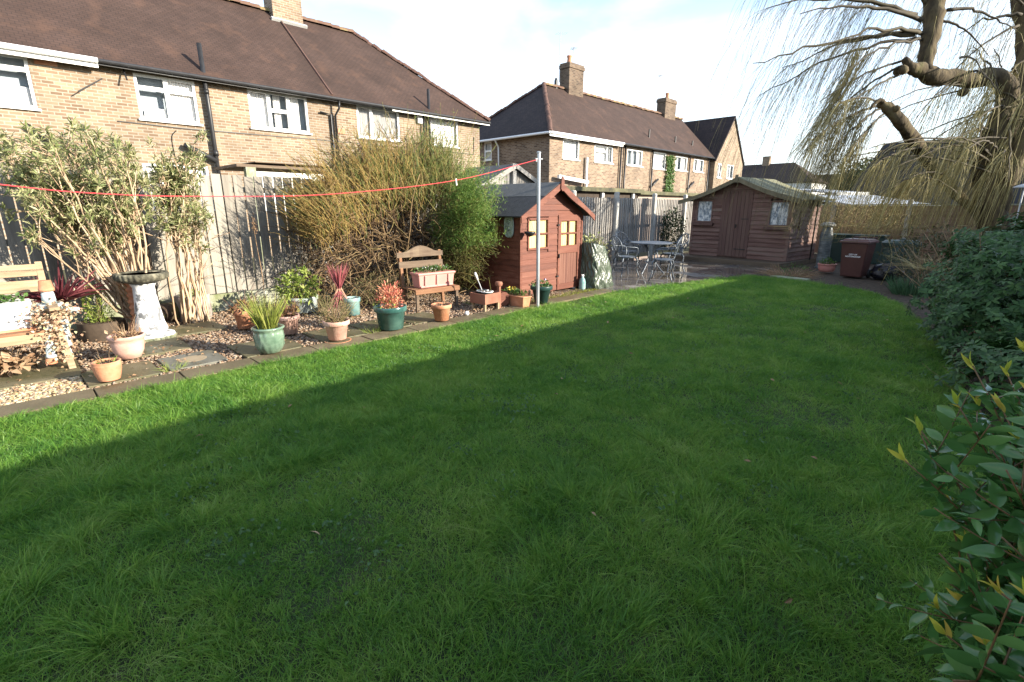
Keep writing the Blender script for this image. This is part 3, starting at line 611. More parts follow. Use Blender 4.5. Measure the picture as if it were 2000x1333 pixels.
window(h2, o2, 'y', qy0, -1, (-21.3, -20.72, 3.95, 4.88), trans=((0, 1, .5),), curtain=((0, 1, 1, 0),))
ez2 = 4.95; rz2 = 8.1; ry = qy0 - .3 + 3.8
b = MB(); slab(b, [(ex, qy0 - .3, ez2), (ex, qy1, ez2), (rx, qy1 + 2, rz2), (rx, ry, rz2)]); slab(b, [(2 * rx - ex, qy1, ez2), (2 * rx - ex, qy0 - .3, ez2), (rx, ry, rz2), (rx, qy1 + 2, rz2)])
b.bx(2 * rx - ex + .05, ex - .05, qy0 - .25, qy1, ez2 - .06, ez2 - .03)
slab(b, [(2 * rx - ex, qy0 - .3, ez2), (ex, qy0 - .3, ez2), (rx, ry, rz2)], m=1)  # hip end turned from the sun takes the darker tile, shade as colour
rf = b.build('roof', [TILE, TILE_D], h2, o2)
ridge_row((rx, ry, rz2 + .02), (rx, qy1 + 2, rz2 + .02), .13).build('ridge_tiles', RIDGE, rf, o2)
b = ridge_row((ex, qy0 - .3, ez2 + .04), (rx, ry, rz2 + .03), .10, .22); b.add(*(lambda c_: (np.vstack(c_.V), np.vstack([f for f, m in c_.F if f.shape[1] == 4])))(ridge_row((2 * rx - ex, qy0 - .3, ez2 + .04), (rx, ry, rz2 + .03), .10, .22))); b.build('hip_tiles', RIDGE_P, rf, o2)
chimney(h2, o2, -20.5, -19.8, 24.75, 26.1, 7.2, 9.5, ((.5, .3),), BRICK3); aerial(h2, o2, (-20.4, 24.6, 8.5), 2.6, 5, .6, 1.2); aerial(h2, o2, (-20.2, 25.6, 9.6), .9, 6, .9, 2.4)
chimney(h2, o2, -20.5, -19.8, 36.0, 37.6, 7.2, 9.2, ((.5, .5),), BRICK3); aerial(h2, o2, (-20.4, 36.0, 9.0), 1.8, 6, .9, 2.2)
p = MB(); p.lathe([(.10, 8.0), (.10, 8.45), (.04, 8.6)], 10, (rx, 24.0, 0)); p.build('ridge_vent', BLACKP, rf, o2)
b = MB(); b.bx(ex - .07, ex - .02, qy0 - .3, 25.4, ez2 - .2, ez2 - .005); b.pipe([(ex + .03, qy0 - .3, ez2 - .05), (ex + .03, 25.4, ez2 - .05)], .06, 8); b.pipe([(ex, qy0 - .33, ez2 - .05), (2 * rx - ex, qy0 - .33, ez2 - .05)], .06, 8)
b.pipe([(-20.1, qy0 - .33, ez2 - .1), (-20.1, qy0 - .08, ez2 - .4), (-20.1, qy0 - .08, 0)], .04, 8); b.build('gutter', WHITE, h2, o2)['label'] = 'white gutter and downpipe'
b = MB(); b.pipe([(ex + .02, 25.42, ez2 - .05), (ex + .02, qy1, ez2 - .07)], .05, 8); b.build('gutter', BLACKP, h2, o2)['label'] = 'dark gutter'
for k, yy in enumerate((25.5, 25.95, 29.0, 33.95, 36.9)):
    b = MB(); b.pipe([(HX + .1, yy, 0), (HX + .1, yy, 4.85)], .05, 8)
    if k in (2, 3): b.pipe([(HX + .1, yy, 2.7), (HX + .12, yy + .8, 3.2)], .06, 6)
    b.build('downpipe', BLACKP, h2, o2, smooth=True)
for yy, s_ in ((29.6, .45), (33.0, .35), (35.5, .3)):
    b = MB(); X_ = HX - 0.6; zz = ez2 + (ex - X_) * (rz2 - ez2) / (ex - rx); b.pipe([(X_, yy, zz - .1), (X_, yy, zz + s_)], .055, 8); b.build('vent_pipe', BLACKP, rf, o2)
b = MB(); b.pipe([(HX + .12, 22.3, 2.2), (HX + .12, 22.3, 4.0)], .07, 8); b.bar((HX + .3, 19.8, 2.95), (HX + .3, 22.2, 2.75), .14, .16); b.build('lean_to_gutter', WHITE_O, h2, o2)
# cross gable wing
g2 = thing('gabled_house', 'brick house with a steep gable facing the garden at the far end of the row', 'house', (HX, 40, 0))
og = (HX, 40, 0); gx = HX + .35; ga, gb, gm = 37.35, 42.5, 39.9; gz, gt = 4.9, 7.95
b = MB(); wall_holes(b, 'x', gx, 1, ga, gb, 0, gz, [(37.9, 38.6, 3.6, 4.6), (39.6, 40.8, 3.6, 4.6)]); b.add([(gx, ga, gz), (gx, gb, gz), (gx, gm, gt)], [(0, 1, 2)])
b.quad((gx - 8, ga, 0), (gx, ga, 0), (gx, ga, gz), (gx - 8, ga, gz)); b.quad((gx, gb, 0), (gx - 8, gb, 0), (gx - 8, gb, gz), (gx, gb, gz)); b.build('wall', [BRICK, DARK], g2, og)
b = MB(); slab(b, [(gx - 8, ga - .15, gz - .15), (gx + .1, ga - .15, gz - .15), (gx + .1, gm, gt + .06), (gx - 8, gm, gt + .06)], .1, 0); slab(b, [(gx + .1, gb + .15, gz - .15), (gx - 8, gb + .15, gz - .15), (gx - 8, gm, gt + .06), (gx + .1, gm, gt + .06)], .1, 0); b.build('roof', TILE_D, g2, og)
for h in [(37.9, 38.6, 3.6, 4.6), (39.6, 40.8, 3.6, 4.6)]: window(g2, og, 'x', gx, 1, h, mull=(.5,), curtain=((0, .6, 1, 0),))
# ivy on the far house
nI = 1500; y = 31.3 + .38 * rng.normal(size=nI).clip(-1.6, 1.6); z = .6 + 4.1 * rng.random(nI); y = 31.3 + (y - 31.3) * (1 - .12 * z / 2)
b = MB(); b.leaves(np.stack([HX + .03 + .16 * rng.random(nI), y, z], 1), rdir(nI, -.6) + A(.4, 0, 0), .11 + .06 * rng.random(nI), .09, N=np.repeat(A(1, 0, .4)[None], nI, 0)); b.pipe([(HX + .05, 31.4, 0), (HX + .05, 31.3, 4.4)], .03, 5)
tag(b.build('ivy', LEAF_G), 'green ivy climbing a narrow strip of the far brick house', 'climbing plant')

# ------------------------------------------------------------------ houses and garages beyond the end fence
def hip_house(name, lab, P0, P1, d, ez, rzz, hipr=True, wallm=WHITE_O, roofm=TILE_D, endm=TILE, ch=None):
    """ridge from P0 to P1 (xy), half depth d"""
    P0, P1 = A(*P0), A(*P1); t = unit(P1 - P0); n = A(t[1], -t[0]); Lr = np.linalg.norm(P1 - P0); c = (P0 + P1) / 2
    r = thing(name, lab, 'house', (c[0], c[1], 0), math.atan2(t[1], t[0])); h = Lr / 2; e = h + (d if hipr else 0)
    b = MB(); b.bx(-h - 2, e - .3, -d + .3, d - .3, 0, ez - .02); b.build('wall', wallm, r)
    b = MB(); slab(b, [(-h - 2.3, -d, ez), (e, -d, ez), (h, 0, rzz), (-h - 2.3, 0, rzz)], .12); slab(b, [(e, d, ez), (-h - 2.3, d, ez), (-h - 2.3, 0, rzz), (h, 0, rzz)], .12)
    if hipr: slab(b, [(e, -d, ez), (e, d, ez), (h, 0, rzz)], .12, 1)  # sunlit hip takes the lighter tile, its light put into the colour
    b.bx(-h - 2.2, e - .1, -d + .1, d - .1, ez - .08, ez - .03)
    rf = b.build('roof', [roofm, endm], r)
    if ch is not None:
        b = MB(); b.bx(ch - .5, ch + .5, -.4, .4, rzz - .5, rzz + 1.1); b.build('chimney', BRICK2, r)
    return r
P1 = at(1552, 318, 75); P0 = A(P1[1] * ray(1385, 405)[0] / ray(1385, 405)[1], P1[1], 8)
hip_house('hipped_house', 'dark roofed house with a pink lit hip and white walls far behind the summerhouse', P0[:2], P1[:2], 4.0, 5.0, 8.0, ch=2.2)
P1 = at(1740, 338, 95); P0 = A(P1[1] * ray(1560, 405)[0] / ray(1560, 405)[1], P1[1], 8)
hip_house('low_house', 'low dark roof partly hidden beyond the pale garages', P0[:2], P1[:2], 4, 4.2, 8.0, hipr=False, roofm=TILE_D)
P0 = at(1728, 281, 38); P1 = P0 + A(7.5, 0, 0); t = unit(P1 - P0)[:2]
bg_ = thing('bungalow', 'bungalow with a large dark slate roof behind the willow', 'house', ((P0[0] + P1[0]) / 2, (P0[1] + P1[1]) / 2, 0), math.atan2(t[1], t[0]))
b = MB(); h = np.linalg.norm(P1 - P0) / 2 + .0; b.bx(-h - .6, h + 4, -3.3, 3.3, 0, 1.85); b.build('wall', BRICK2, bg_)
b = MB(); slab(b, [(-h - 1.4, -4.3, 1.7), (h + 5, -4.3, 1.7), (h + 5, 0, 6.2), (-h, 0, 6.2)], .12); slab(b, [(h + 5, 4.3, 1.7), (-h - 1.4, 4.3, 1.7), (-h, 0, 6.2), (h + 5, 0, 6.2)], .12); slab(b, [(-h - 1.4, 4.3, 1.7), (-h - 1.4, -4.3, 1.7), (-h, 0, 6.2)], .12); b.build('roof', mat('dark_slate', [(.009, .009, .012), (.018, .018, .023)], .7, 3, .6, .3, bump=.3, bscale=20), bg_)
GAR_R = mat('pale_blue_roof_sheet', [(.34, .38, .44), (.48, .52, .58)], .6, 1.5, .8, .1); GAR_W = mat('pale_painted_wall', [(.55, .57, .58), (.72, .73, .72)], .7, 2, .8, .1)
def garage(lab, p0, p1, dp, z, d=5.0, fall=.35):
    P0, P1 = at(p0[0], p0[1], dp), at(p1[0], p1[1], dp); t = unit((P1 - P0)[:2]); L_ = np.linalg.norm((P1 - P0)[:2]); c = (P0 + P1)[:2] / 2
    r = thing('garage', lab, 'garage', (c[0], c[1], 0), math.atan2(t[1], t[0]), 'pale flat roofed garages beyond the end fence')
    b = MB(); b.bx(-L_ / 2, L_ / 2, 0, d, 0, z - .16); b.build('wall', GAR_W, r)
    b = MB(); slab(b, [(-L_ / 2 - .1, -.25, z - .1), (L_ / 2 + .1, -.25, z - .1), (L_ / 2 + .1, d + .1, z + fall), (-L_ / 2 - .1, d + .1, z + fall)], .08); b.build('roof', GAR_R, r)
    b = MB(); b.bx(-L_ / 2 - .1, L_ / 2 + .1, -.29, -.252, z - .28, z - .06); b.build('fascia', WHITE_O, r)
garage('pale garage with blue roof sheets under the willow twigs', (1686, 403), (1842, 405), 24, 1.62, 5, .55)
garage('long low white garage just right of the summerhouse roof', (1560, 392), (1700, 392), 27, 1.9, 5, .3)
garage('small white flat roofed garage farther back in front of the low dark roof', (1632, 378), (1690, 378), 32, 2.5, 5, .3)
# distant evergreen
def far_tree(lab, px, py0, dp, h, r, m):
    p = at(px, py0, dp); root = thing('evergreen_tree', lab, 'tree', (p[0], p[1], 0))
    b = MB(); b.pipe([(0, 0, 0), (0, 0, h * .7)], .2, 6); b.build('trunk', STEM_B, root)
    n = 1500; u = rdir(n) * (rng.random((n, 1)) ** .35) * A(r, r, h * .42) * (1 + .25 * rng.random((n, 1))); b = MB(); b.leaves(u + A(0, 0, h * .56), rdir(n, .3), .5, .3, wide=.5); b.build('crown', m, root)
DARKG = mat('dark_evergreen', [(.015, .030, .010), (.035, .06, .018), (.06, .085, .025)], .6, 6, .3, .7)
far_tree('dark rounded evergreen left of the slate roof', 1690, 345, 60, 7.2, 2.2, DARKG); far_tree('smaller dark evergreen between two far roofs', 1655, 350, 66, 6.2, 1.7, DARKG)

# ------------------------------------------------------------------ fences
def closeboard(root, off, X, y0, y1, z0, z1, bw, m, face=1, gap=.015):
    b = MB(); y = y0
    while y < y1 - .01:
        w_ = min(bw * (1 + .04 * rng.normal()), y1 - y); zt = z1 + rng.normal() * .008; t0, t1 = .030, .006; xo = rng.normal() * .003; sk = rng.normal() * .004
        v = [(X + xo, y + gap / 2, z0), (X + xo + face * t0, y + gap / 2, z0), (X + xo + face * t1, y + w_ - gap / 2, z0), (X + xo, y + w_ - gap / 2, z0)]
        v += [(p[0], p[1] + sk, zt) for p in v]
        b.add(v, [(0, 3, 2, 1), (4, 5, 6, 7), (0, 1, 5, 4), (1, 2, 6, 5), (2, 3, 7, 6), (3, 0, 4, 7)]); y += w_
    p = b.build('panel', m, root, off)
    b = MB()
    for zz in (z0 + .2, (z0 + z1) / 2, z1 - .2): b.bx(X - face * .05, X - face * .012, y0, y1, zz - .04, zz + .04)
    b.build('rail', m, p, off); return p
FX = -8.3
of = (FX, 2.5, 0)
f1 = thing('board_fence', 'tall sunlit close board fence of wide pale grey boards behind the pots', 'fence', of)
posts1 = [-3.2, -1.0, 1.36, 3.85]
for i, y in enumerate(posts1):
    b = MB(); b.box((FX + .03, y, .96), (.11, .11, 1.92 if i != 2 else 2.0)); b.build('post', CONC if i != 2 else TIMB_G, f1, of, bevel=.008)
    if i + 1 < len(posts1):
        closeboard(f1, of, FX, y + .06, posts1[i + 1] - .06, .26, 1.93 + .01 * i, .145, FENCE)
        b = MB(); b.bx(FX - .02, FX + .03, y + .06, posts1[i + 1] - .06, 0, .25); b.build('gravel_board', CONC_M, f1, of)
of2 = (FX, 9, 0)
f2 = thing('board_fence', 'dark board fence hidden behind the tangled shrub and the red playhouse', 'fence', of2)
ys = [3.97, 6.2, 8.4, 10.55]
for i, y in enumerate(ys[:-1]):
    closeboard(f2, of2, FX, y + .06, ys[i + 1] - .06, .2, 1.80, .12, FENCE2)
    b = MB(); b.box((FX + .03, y + .0, .92), (.1, .1, 1.84)); b.build('post', CONC, f2, of2)
of3 = (FX, 15, 0)
f3 = thing('board_fence', 'grey close board fence with pale concrete posts behind the patio table', 'fence', of3)
ys = [10.6, 12.6, 14.72, 16.8, 18.9]
for i, y in enumerate(ys):
    b = MB(); b.box((FX + .06, y, .95), (.11, .12, 1.90)); b.box((FX + .06, y, 1.905), (.07, .12, .03)); b.build('post', CONC, f3, of3, bevel=.01)
    if i + 1 < len(ys): closeboard(f3, of3, FX, y + .065, ys[i + 1] - .065, .12, 1.76 + rng.normal() * .01, .105, FENCE2)
# end fence of horizontal boards
EY = 19.2; oe = (-2, EY, 0)
f4 = thing('panel_fence', 'brown overlapped panel fence across the end of the garden behind the bins', 'fence', oe)
xs = [-8.1, -6.2, -4.3, -2.36, -.5, 1.4]
for i, x in enumerate(xs):
    b = MB(); b.box((x, EY - .06, .86), (.12, .11, 1.72 if i == 3 else 1.6)); b.build('post', CONC, f4, oe, bevel=.01)
    if i + 1 < len(xs):
        b = MB(); z = .02
        while z < 1.46:
            b.box(((x + xs[i + 1]) / 2, EY - .01 + rng.normal() * .004, z + .075), (xs[i + 1] - x - .12, .012, .15), M=Matrix.Rotation(R(-6), 3, 'X')); z += .125
        b.build('panel', FENCE3, f4, oe)
        b = MB(); b.bx(x + .06, xs[i + 1] - .06, EY - .06, EY + .02, 1.55, 1.59); b.build('rail', CONC_M, f4, oe)
# boundary along the other side of the lawn (shades the lawn) and an unseen garage added beyond it to shade the far end
oR = (1.95, 5, 0)
f5 = thing('board_fence', 'tall board fence along the other side of the lawn that shades the grass', 'fence', oR)
for i in range(11):
    y = -6 + i * 2.0
    b = MB(); b.box((1.95, y, 1.15), (.1, .1, 2.30)); b.build('post', CONC, f5, oR)
    if i < 10: closeboard(f5, oR, 1.95, y + .05, y + 1.95, .05, 2.30, .14, FENCE2, -1, -.012)
gr = thing('shade_garage', 'unseen brick garage with a pitched roof, added beyond the other side fence to cast shade', 'garage', (4.4, 17.6, 0))  # unseen, added as a shade caster for the bins and summerhouse side
b = MB(); b.bx(-1.6, 1.6, -2.4, 3, 0, 2.4); b.prism([(-1.6, -2.4, 2.4), (1.6, -2.4, 2.4), (0, -2.4, 3.6)], (0, 5.4, 0)); b.build('wall', BRICK2, gr)
b = MB(); slab(b, [(-1.85, -2.6, 2.32), (0, -2.6, 3.75), (0, 3.2, 3.75), (-1.85, 3.2, 2.32)], .08); slab(b, [(0, -2.6, 3.75), (1.85, -2.6, 2.32), (1.85, 3.2, 2.32), (0, 3.2, 3.75)], .08); b.build('roof', TILE, gr)

# ------------------------------------------------------------------ neighbour's outbuildings behind the side fence
ns = thing('shed', 'grey weathered shed gable of upright boards behind the playhouse roof', 'shed', (-9.8, 9.95, 0))
b = MB(); y = -1.15
while y < 1.15:
    b.bx(-1.6, 0 + rng.normal() * .002, y, y + .085, 0, 1.98) if False else b.prism([(-.02, y + .004, 0), (-.02, y + .091, 0), (-.02, y + .091, 2.02 + .5 * (1 - abs(y + .09) / 1.15)), (-.02, y + .004, 2.02 + .5 * (1 - abs(y) / 1.15))], (.02 + rng.normal() * .002, 0, 0)); y += .095
b.bx(-1.6, -.03, -1.1, 1.1, 0, 2.0); b.prism([(-.03, -1.1, 2.0), (-.03, 1.1, 2.0), (-.03, 0, 2.5)], (-1.5, 0, 0)); b.build('wall', FENCE2, ns)
b = MB(); slab(b, [(.14, -1.35, 1.98), (.14, 0, 2.6), (-1.7, 0, 2.6), (-1.7, -1.35, 1.98)], .04); slab(b, [(.14, 0, 2.6), (.14, 1.35, 1.98), (-1.7, 1.35, 1.98), (-1.7, 0, 2.6)], .04); b.build('roof', mat('grey_felt', [(.05, .052, .055), (.10, .10, .10)], .9, 8, .9, .1, bump=.3, bscale=80), ns)
b = MB(); b.bar((.155, -1.36, 1.93), (.155, .0, 2.55), .02, .11); b.bar((.155, 0, 2.55), (.155, 1.36, 1.93), .02, .11); b.box((.05, 0, 2.3), (.09, .13, .62)); b.build('bargeboard', FENCE2, ns)
def flat_shed(lab, y0, y1, x0, x1, z, wallm, open_=False):
    r = thing('outbuilding', lab, 'outbuilding', ((x0 + x1) / 2, (y0 + y1) / 2, 0)); o = tuple(r.location)
    b = MB(); b.bx(x0 - .1, x1 + .18, y0 - .15, y1 + .15, z - .03, z + .03); b.bx(x1 + .181, x1 + .21, y0 - .15, y1 + .15, z - .10, z + .035); b.build('roof', mat('mossy_felt_roof', [(.04, .04, .03), (.09, .085, .05), (.13, .125, .07)], .95, 3, 1, 0, bump=.3), r, o)
    b = MB(); b.bx(x0, x1, y0, y1, 0, z - .032); b.build('wall', wallm, r, o); return r, o
r_, o_ = flat_shed('low dark flat roofed outbuilding beside the grey shed gable', 12.3, 17.6, -12.5, -10.6, 2.12, mat('dark_boards', [(.03, .022, .016), (.06, .045, .035)], .9, 5))
for yy in (13.0, 15.2, 17.2):
    b = MB(); b.box((-10.54, yy, 1.7), (.08, .12, .75)); b.build('post', WHITE_O, r_, o_)
flat_shed('long low flat roofed outbuilding left of the summerhouse', 18.0, 24.4, -12.8, -10.8, 2.08, mat('pinkish_render', [(.25, .19, .16), (.36, .29, .25)], .9, 4))
r_ = thing('porch', 'small porch roof on timber posts behind the near fence', 'porch', (-13.6, 5.2, 0)); o_ = (-13.6, 5.2, 0)
b = MB(); b.bx(-14.6, -12.9, 4.15, 6.7, 2.40, 2.46); b.bx(-14.5, -13.0, 4.6, 6.7, 2.52, 2.54); b.build('roof', TIMB_G, r_, o_)
for yy in (4.45, 6.45):
    b = MB(); b.box((-12.98, yy, 1.2), (.16, .22, 2.399)); b.build('post', CONC_M, r_, o_)
b = MB(); b.bx(-13.1, -13.04, 4.58, 6.3, 1.4, 2.32); b.build('fascia', WHITE_O, r_, o_)
# ------------------------------------------------------------------ red playhouse shed
RED = mat('red_brown_stain', [(.085, .026, .016), (.135, .042, .024), (.185, .072, .045)], .65, 4, .6, .35, bump=.25, bscale=30, stretch=(1, .3, 4))
RED_D = mat('dark_red_stain', [(.09, .032, .022), (.145, .060, .040), (.20, .095, .065)], .7, 5, .6, .35, bump=.25, bscale=30, stretch=(4, 4, .3))
FELT = mat('black_felt', [(.018, .019, .022), (.04, .042, .046)], .85, 12, .8, .2, bump=.4, bscale=120)
FELT_L = mat('blue_grey_felt', [(.070, .072, .072), (.115, .115, .112)], .8, 10, .8, .2, bump=.3, bscale=120)
YCURT = mat('yellow_curtain', [(.58, .44, .17), (.68, .56, .28)], .9, 10, .6, .2, stretch=(1, 8, .3))
sx0, sy0, sy1, sdep, swh, sap = -5.76, 6.03, 7.68, 1.75, 1.40, 1.86
os_ = (sx0, (sy0 + sy1) / 2, 0); ym = os_[1]
s1 = thing('playhouse', 'small red brown wooden playhouse with yellow curtains and a black felt roof', 'playhouse', os_)
def clad(b, axis, c, out, a0, a1, z0, z1f, bh=.085, skip=(), m=0, th=.016):
    z = z0
    zmax = max(z1f(a0), z1f(a1), z1f((a0 + a1) / 2))
    while z < zmax - .005:
        segs = [(a0, a1)]
        for (s0, s1_, t0, t1) in skip:
            if z + bh > t0 + .01 and z < t1 - .01:
                segs = [q for (u, v) in segs for q in ((u, min(v, s0)), (max(u, s1_), v)) if q[1] - q[0] > .01]
        for u, v in segs:
            zt = min(z + bh - .004, zmax)
            def lim(aa0, aa1, zz):
                # clip to gable
                if zz <= min(z1f(u), z1f(v)): return u, v
                aa = np.linspace(u, v, 200); ok = [q for q in aa if z1f(q) >= zz]
                return (ok[0], ok[-1]) if ok else (None, None)
            b0, b1 = lim(u, v, z); t0_, t1_ = lim(u, v, zt)
            if b0 is None: continue
            if t0_ is None: t0_ = t1_ = (b0 + b1) / 2
            P = lambda a, zz, d: ((c + out * d, a, zz) if axis == 'x' else (a, c + out * d, zz))
            b.add([P(b0, z, .0), P(b1, z, .0), P(b1, z, th), P(b0, z, th), P(t0_, zt, .0), P(t1_, zt, .0), P(t1_, zt, .007), P(t0_, zt, .007)],
                  [(0, 3, 2, 1), (4, 5, 6, 7), (0, 1, 5, 4), (1, 2, 6, 5), (2, 3, 7, 6), (3, 0, 4, 7)], m)
        z += bh
wn = (6.19, 6.73, .80, 1.33); dr = (6.98, 7.60, .05, 1.37)
gz_ = lambda a: swh + (sap - swh) * (1 - abs(a - ym) / (ym - sy0))
b = MB(); clad(b, 'x', sx0, 1, sy0, sy1, .05, gz_, .10, (wn, dr)); clad(b, 'y', sy0, -1, sx0 - sdep, sx0, .05, lambda a: swh, .10, ((-6.62, -6.22, .80, 1.33),))
b.bx(sx0 - sdep, sx0 - .03, sy0 + .03, sy1 - .005, .03, swh - .02); b.add([(sx0 - .002, sy0, swh), (sx0 - .002, sy1, swh), (sx0 - .002, ym, sap)], [(0, 1, 2)])
b.bx(sx0 - .03, sx0 - .004, wn[1], dr[0], .05, swh); b.bx(sx0 - .03, sx0 - .004, sy0, wn[0], .05, swh); b.bx(sx0 - .03, sx0 - .004, dr[1], sy1, .05, swh); b.bx(sx0 - .03, sx0 - .004, wn[0], dr[1], 1.34, swh); b.bx(sx0 - .03, sx0 - .004, wn[0], wn[1], .05, .8)
b.bx(sx0 - .01, sx0 + .026, sy0 - .022, sy0 + .03, .04, swh - .01); b.bx(sx0 - .01, sx0 + .024, sy1 - .03, sy1 + .01, .04, swh - .01)
b.build('wall', RED, s1, os_)
def shed_window(h, axis, c, out, root, off, curt=YCURT, fm=RED, name='window', nm=(1, 1)):
    a0, a1, z0, z1 = h; f = MB(); w_ = .035
    P = lambda A0, A1, Z0, Z1, d0, d1: (f.bx(c + out * d0, c + out * d1, A0, A1, Z0, Z1) if axis == 'x' else f.bx(A0, A1, c + out * d0, c + out * d1, Z0, Z1))
    P(a0, a1, z0, z0 + w_, 0, .03); P(a0, a1, z1 - w_, z1, 0, .03); P(a0, a0 + w_, z0 + w_, z1 - w_, 0, .03); P(a1 - w_, a1, z0 + w_, z1 - w_, 0, .03)
    for k in range(nm[0]): q = a0 + (a1 - a0) * (k + 1) / (nm[0] + 1); P(q - .014, q + .014, z0 + w_, z1 - w_, .002, .022)
    for k in range(nm[1]): q = z0 + (z1 - z0) * (k + 1) / (nm[1] + 1); P(a0 + w_, a1 - w_, q - .014, q + .014, .004, .024)
    o = f.build(name, fm, root, off)
    cb = MB(); n = 40; aa = np.linspace(a0 + .01, a1 - .01, n); dd = -.012 + .004 * np.sin(np.arange(n) * 1.3) + .0015 * rng.normal(size=n)
    for i in range(n - 1):
        q = lambda k, z: ((c + out * dd[k], aa[k], z) if axis == 'x' else (aa[k], c + out * dd[k], z))
        cb.quad(q(i, z0 + .01), q(i + 1, z0 + .01), q(i + 1, z1 - .01), q(i, z1 - .01))
    cb.build('curtain', curt, o, off, smooth=True); return o
shed_window(wn, 'x', sx0, 1, s1, os_); shed_window((-6.62, -6.22, .80, 1.33), 'y', sy0, -1, s1, os_)
b = MB(); y0, y1, z0, z1 = dr
b.bx(sx0 - .01, sx0 + .028, y0, y0 + .05, z0, z1); b.bx(sx0 - .01, sx0 + .028, y1 - .05, y1, z0, z1); b.bx(sx0 - .01, sx0 + .026, y0 + .05, y1 - .05, z1 - .07, z1); b.bx(sx0 - .01, sx0 + .026, y0 + .05, y1 - .05, .70, .80); b.bx(sx0 - .01, sx0 + .026, y0 + .05, y1 - .05, z0, z0 + .10)
y = y0 + .05
while y < y1 - .06: b.bx(sx0 - .008, sx0 + .008, y + .002, min(y + .07, y1 - .05) - .002, z0 + .10, .70, 1); y += .07
dro = b.build('door', [RED, RED_D], s1, os_)
shed_window((y0 + .05, y1 - .05, .80, z1 - .07), 'x', sx0 - .004, 1, dro, os_)
b = MB(); b.box((sx0 + .04, y0 + .02, .66), (.02, .02, .07)); b.box((sx0 + .033, y0 - .005, 1.2), (.012, .05, .03)); b.box((sx0 + .033, y0 - .005, .3), (.012, .05, .03)); b.build('handle', BLACKP, dro, os_)
b = MB(); ov = .16; fx = sx0 + .16; sl_ = (sap - swh) / (ym - sy0); zl = swh - ov * sl_ + .05
slab(b, [(sx0 - sdep - .1, sy0 - ov, zl), (fx, sy0 - ov, zl), (fx, ym, sap + .05), (sx0 - sdep - .1, ym, sap + .05)], .022); slab(b, [(fx, sy1 + ov, zl), (sx0 - sdep - .1, sy1 + ov, zl), (sx0 - sdep - .1, ym, sap + .05), (fx, ym, sap + .05)], .022)
rfo = b.build('roof', FELT, s1, os_)
b = MB(); zc = sap + .05 - .42 * sl_; slab(b, [(sx0 - sdep - .11, ym - .42, zc + .004), (fx + .004, ym - .42, zc + .004), (fx + .004, ym, sap + .055), (sx0 - sdep - .11, ym, sap + .055)], .004); slab(b, [(fx + .004, ym + .42, zc + .004), (sx0 - sdep - .11, ym + .42, zc + .004), (sx0 - sdep - .11, ym, sap + .055), (fx + .004, ym, sap + .055)], .004); b.build('ridge_felt', FELT_L, rfo, os_)
b = MB()
for sgn in (-1, 1):
    n = 14; t = np.linspace(0, 1, n); yy = ym + sgn * t * (ym - sy0 + ov); zt = sap + .045 - t * (sap + .045 - zl); wv = .10 + .018 * np.sin(t * math.pi * 2.0)
    top = [(fx + .003, a, z) for a, z in zip(yy, zt)]; bot = [(fx + .003, a, z - w_) for a, z, w_ in zip(yy, zt, wv)]
    for i in range(n - 1): b.prism([top[i], top[i + 1], bot[i + 1], bot[i]], (.022, 0, 0))
b.prism([(fx + .026, ym - .035, sap + .10), (fx + .026, ym, sap + .15), (fx + .026, ym + .035, sap + .10), (fx + .026, ym + .045, sap - .06), (fx + .026, ym, sap - .10), (fx + .026, ym - .045, sap - .06)], (.02, 0, 0))
b.build('bargeboard', RED, s1, os_)
# ornaments on the playhouse
pl = thing('wall_plaque', 'pale green moulded plaque hung on the shaded side wall of the playhouse', 'plaque', (-5.98, sy0 - .03, 1.2))
PLQ = mat('verdigris_plaque', [(.16, .20, .16), (.30, .34, .29), (.42, .44, .38)], .7, 16, .9, .1, bump=.6, bscale=40)
b = MB(); n = 18; a = np.linspace(0, 2 * math.pi, n, endpoint=False); e_ = lambda r, y: [(r * .11 * np.sign(math.cos(q)) * abs(math.cos(q)) ** .6, y, r * .19 * np.sign(math.sin(q)) * abs(math.sin(q)) ** .75) for q in a]
b.prism(e_(1, 0), (0, -.014, 0)); b.build('plate', PLQ, pl)
b = MB(); nn = 48; q = np.linspace(0, 2 * math.pi, nn); b.tubes(np.stack([.098 * np.sign(np.cos(q)) * np.abs(np.cos(q)) ** .6, np.full(nn, -.016), .175 * np.sign(np.sin(q)) * np.abs(np.sin(q)) ** .75], 1), .009, 6)
for k in range(7): q = k * .9; b.lathe([(.001, -.02), (.016, -.01), (.018, .004), (.001, .014)], 8, (.045 * math.cos(q) * (1 if k else 0), -.02, .08 * math.sin(q) + .01), cap=False)
b.tubes(smooth_path([(-.05, -.018, -.11), (-.02, -.024, 0), (.01, -.024, .06), (.055, -.018, .11)], 9), .008, 6); b.build('relief', PLQ, pl, smooth=True)
hb = thing('hanging_basket', 'black bowl hanging from a bracket at the corner of the playhouse', 'hanging basket', (sx0 + .16, sy0 + .06, 1.12))
b = MB(); b.lathe([(.004, -.085), (.05, -.07), (.085, -.03), (.095, .0), (.088, .0), (.075, -.03), (.01, -.06)], 20); b.build('bowl', BLACKP, hb, smooth=True)
b = MB()
for k in range(3): b.pipe([(.09 * math.cos(k * 2.1), .09 * math.sin(k * 2.1), 0), (0, 0, .2)], .003, 4)
b.pipe([(-.13, -.03, .2), (0, 0, .2), (0, 0, .18)], .006, 5); b.build('chain', BLACKP, hb)

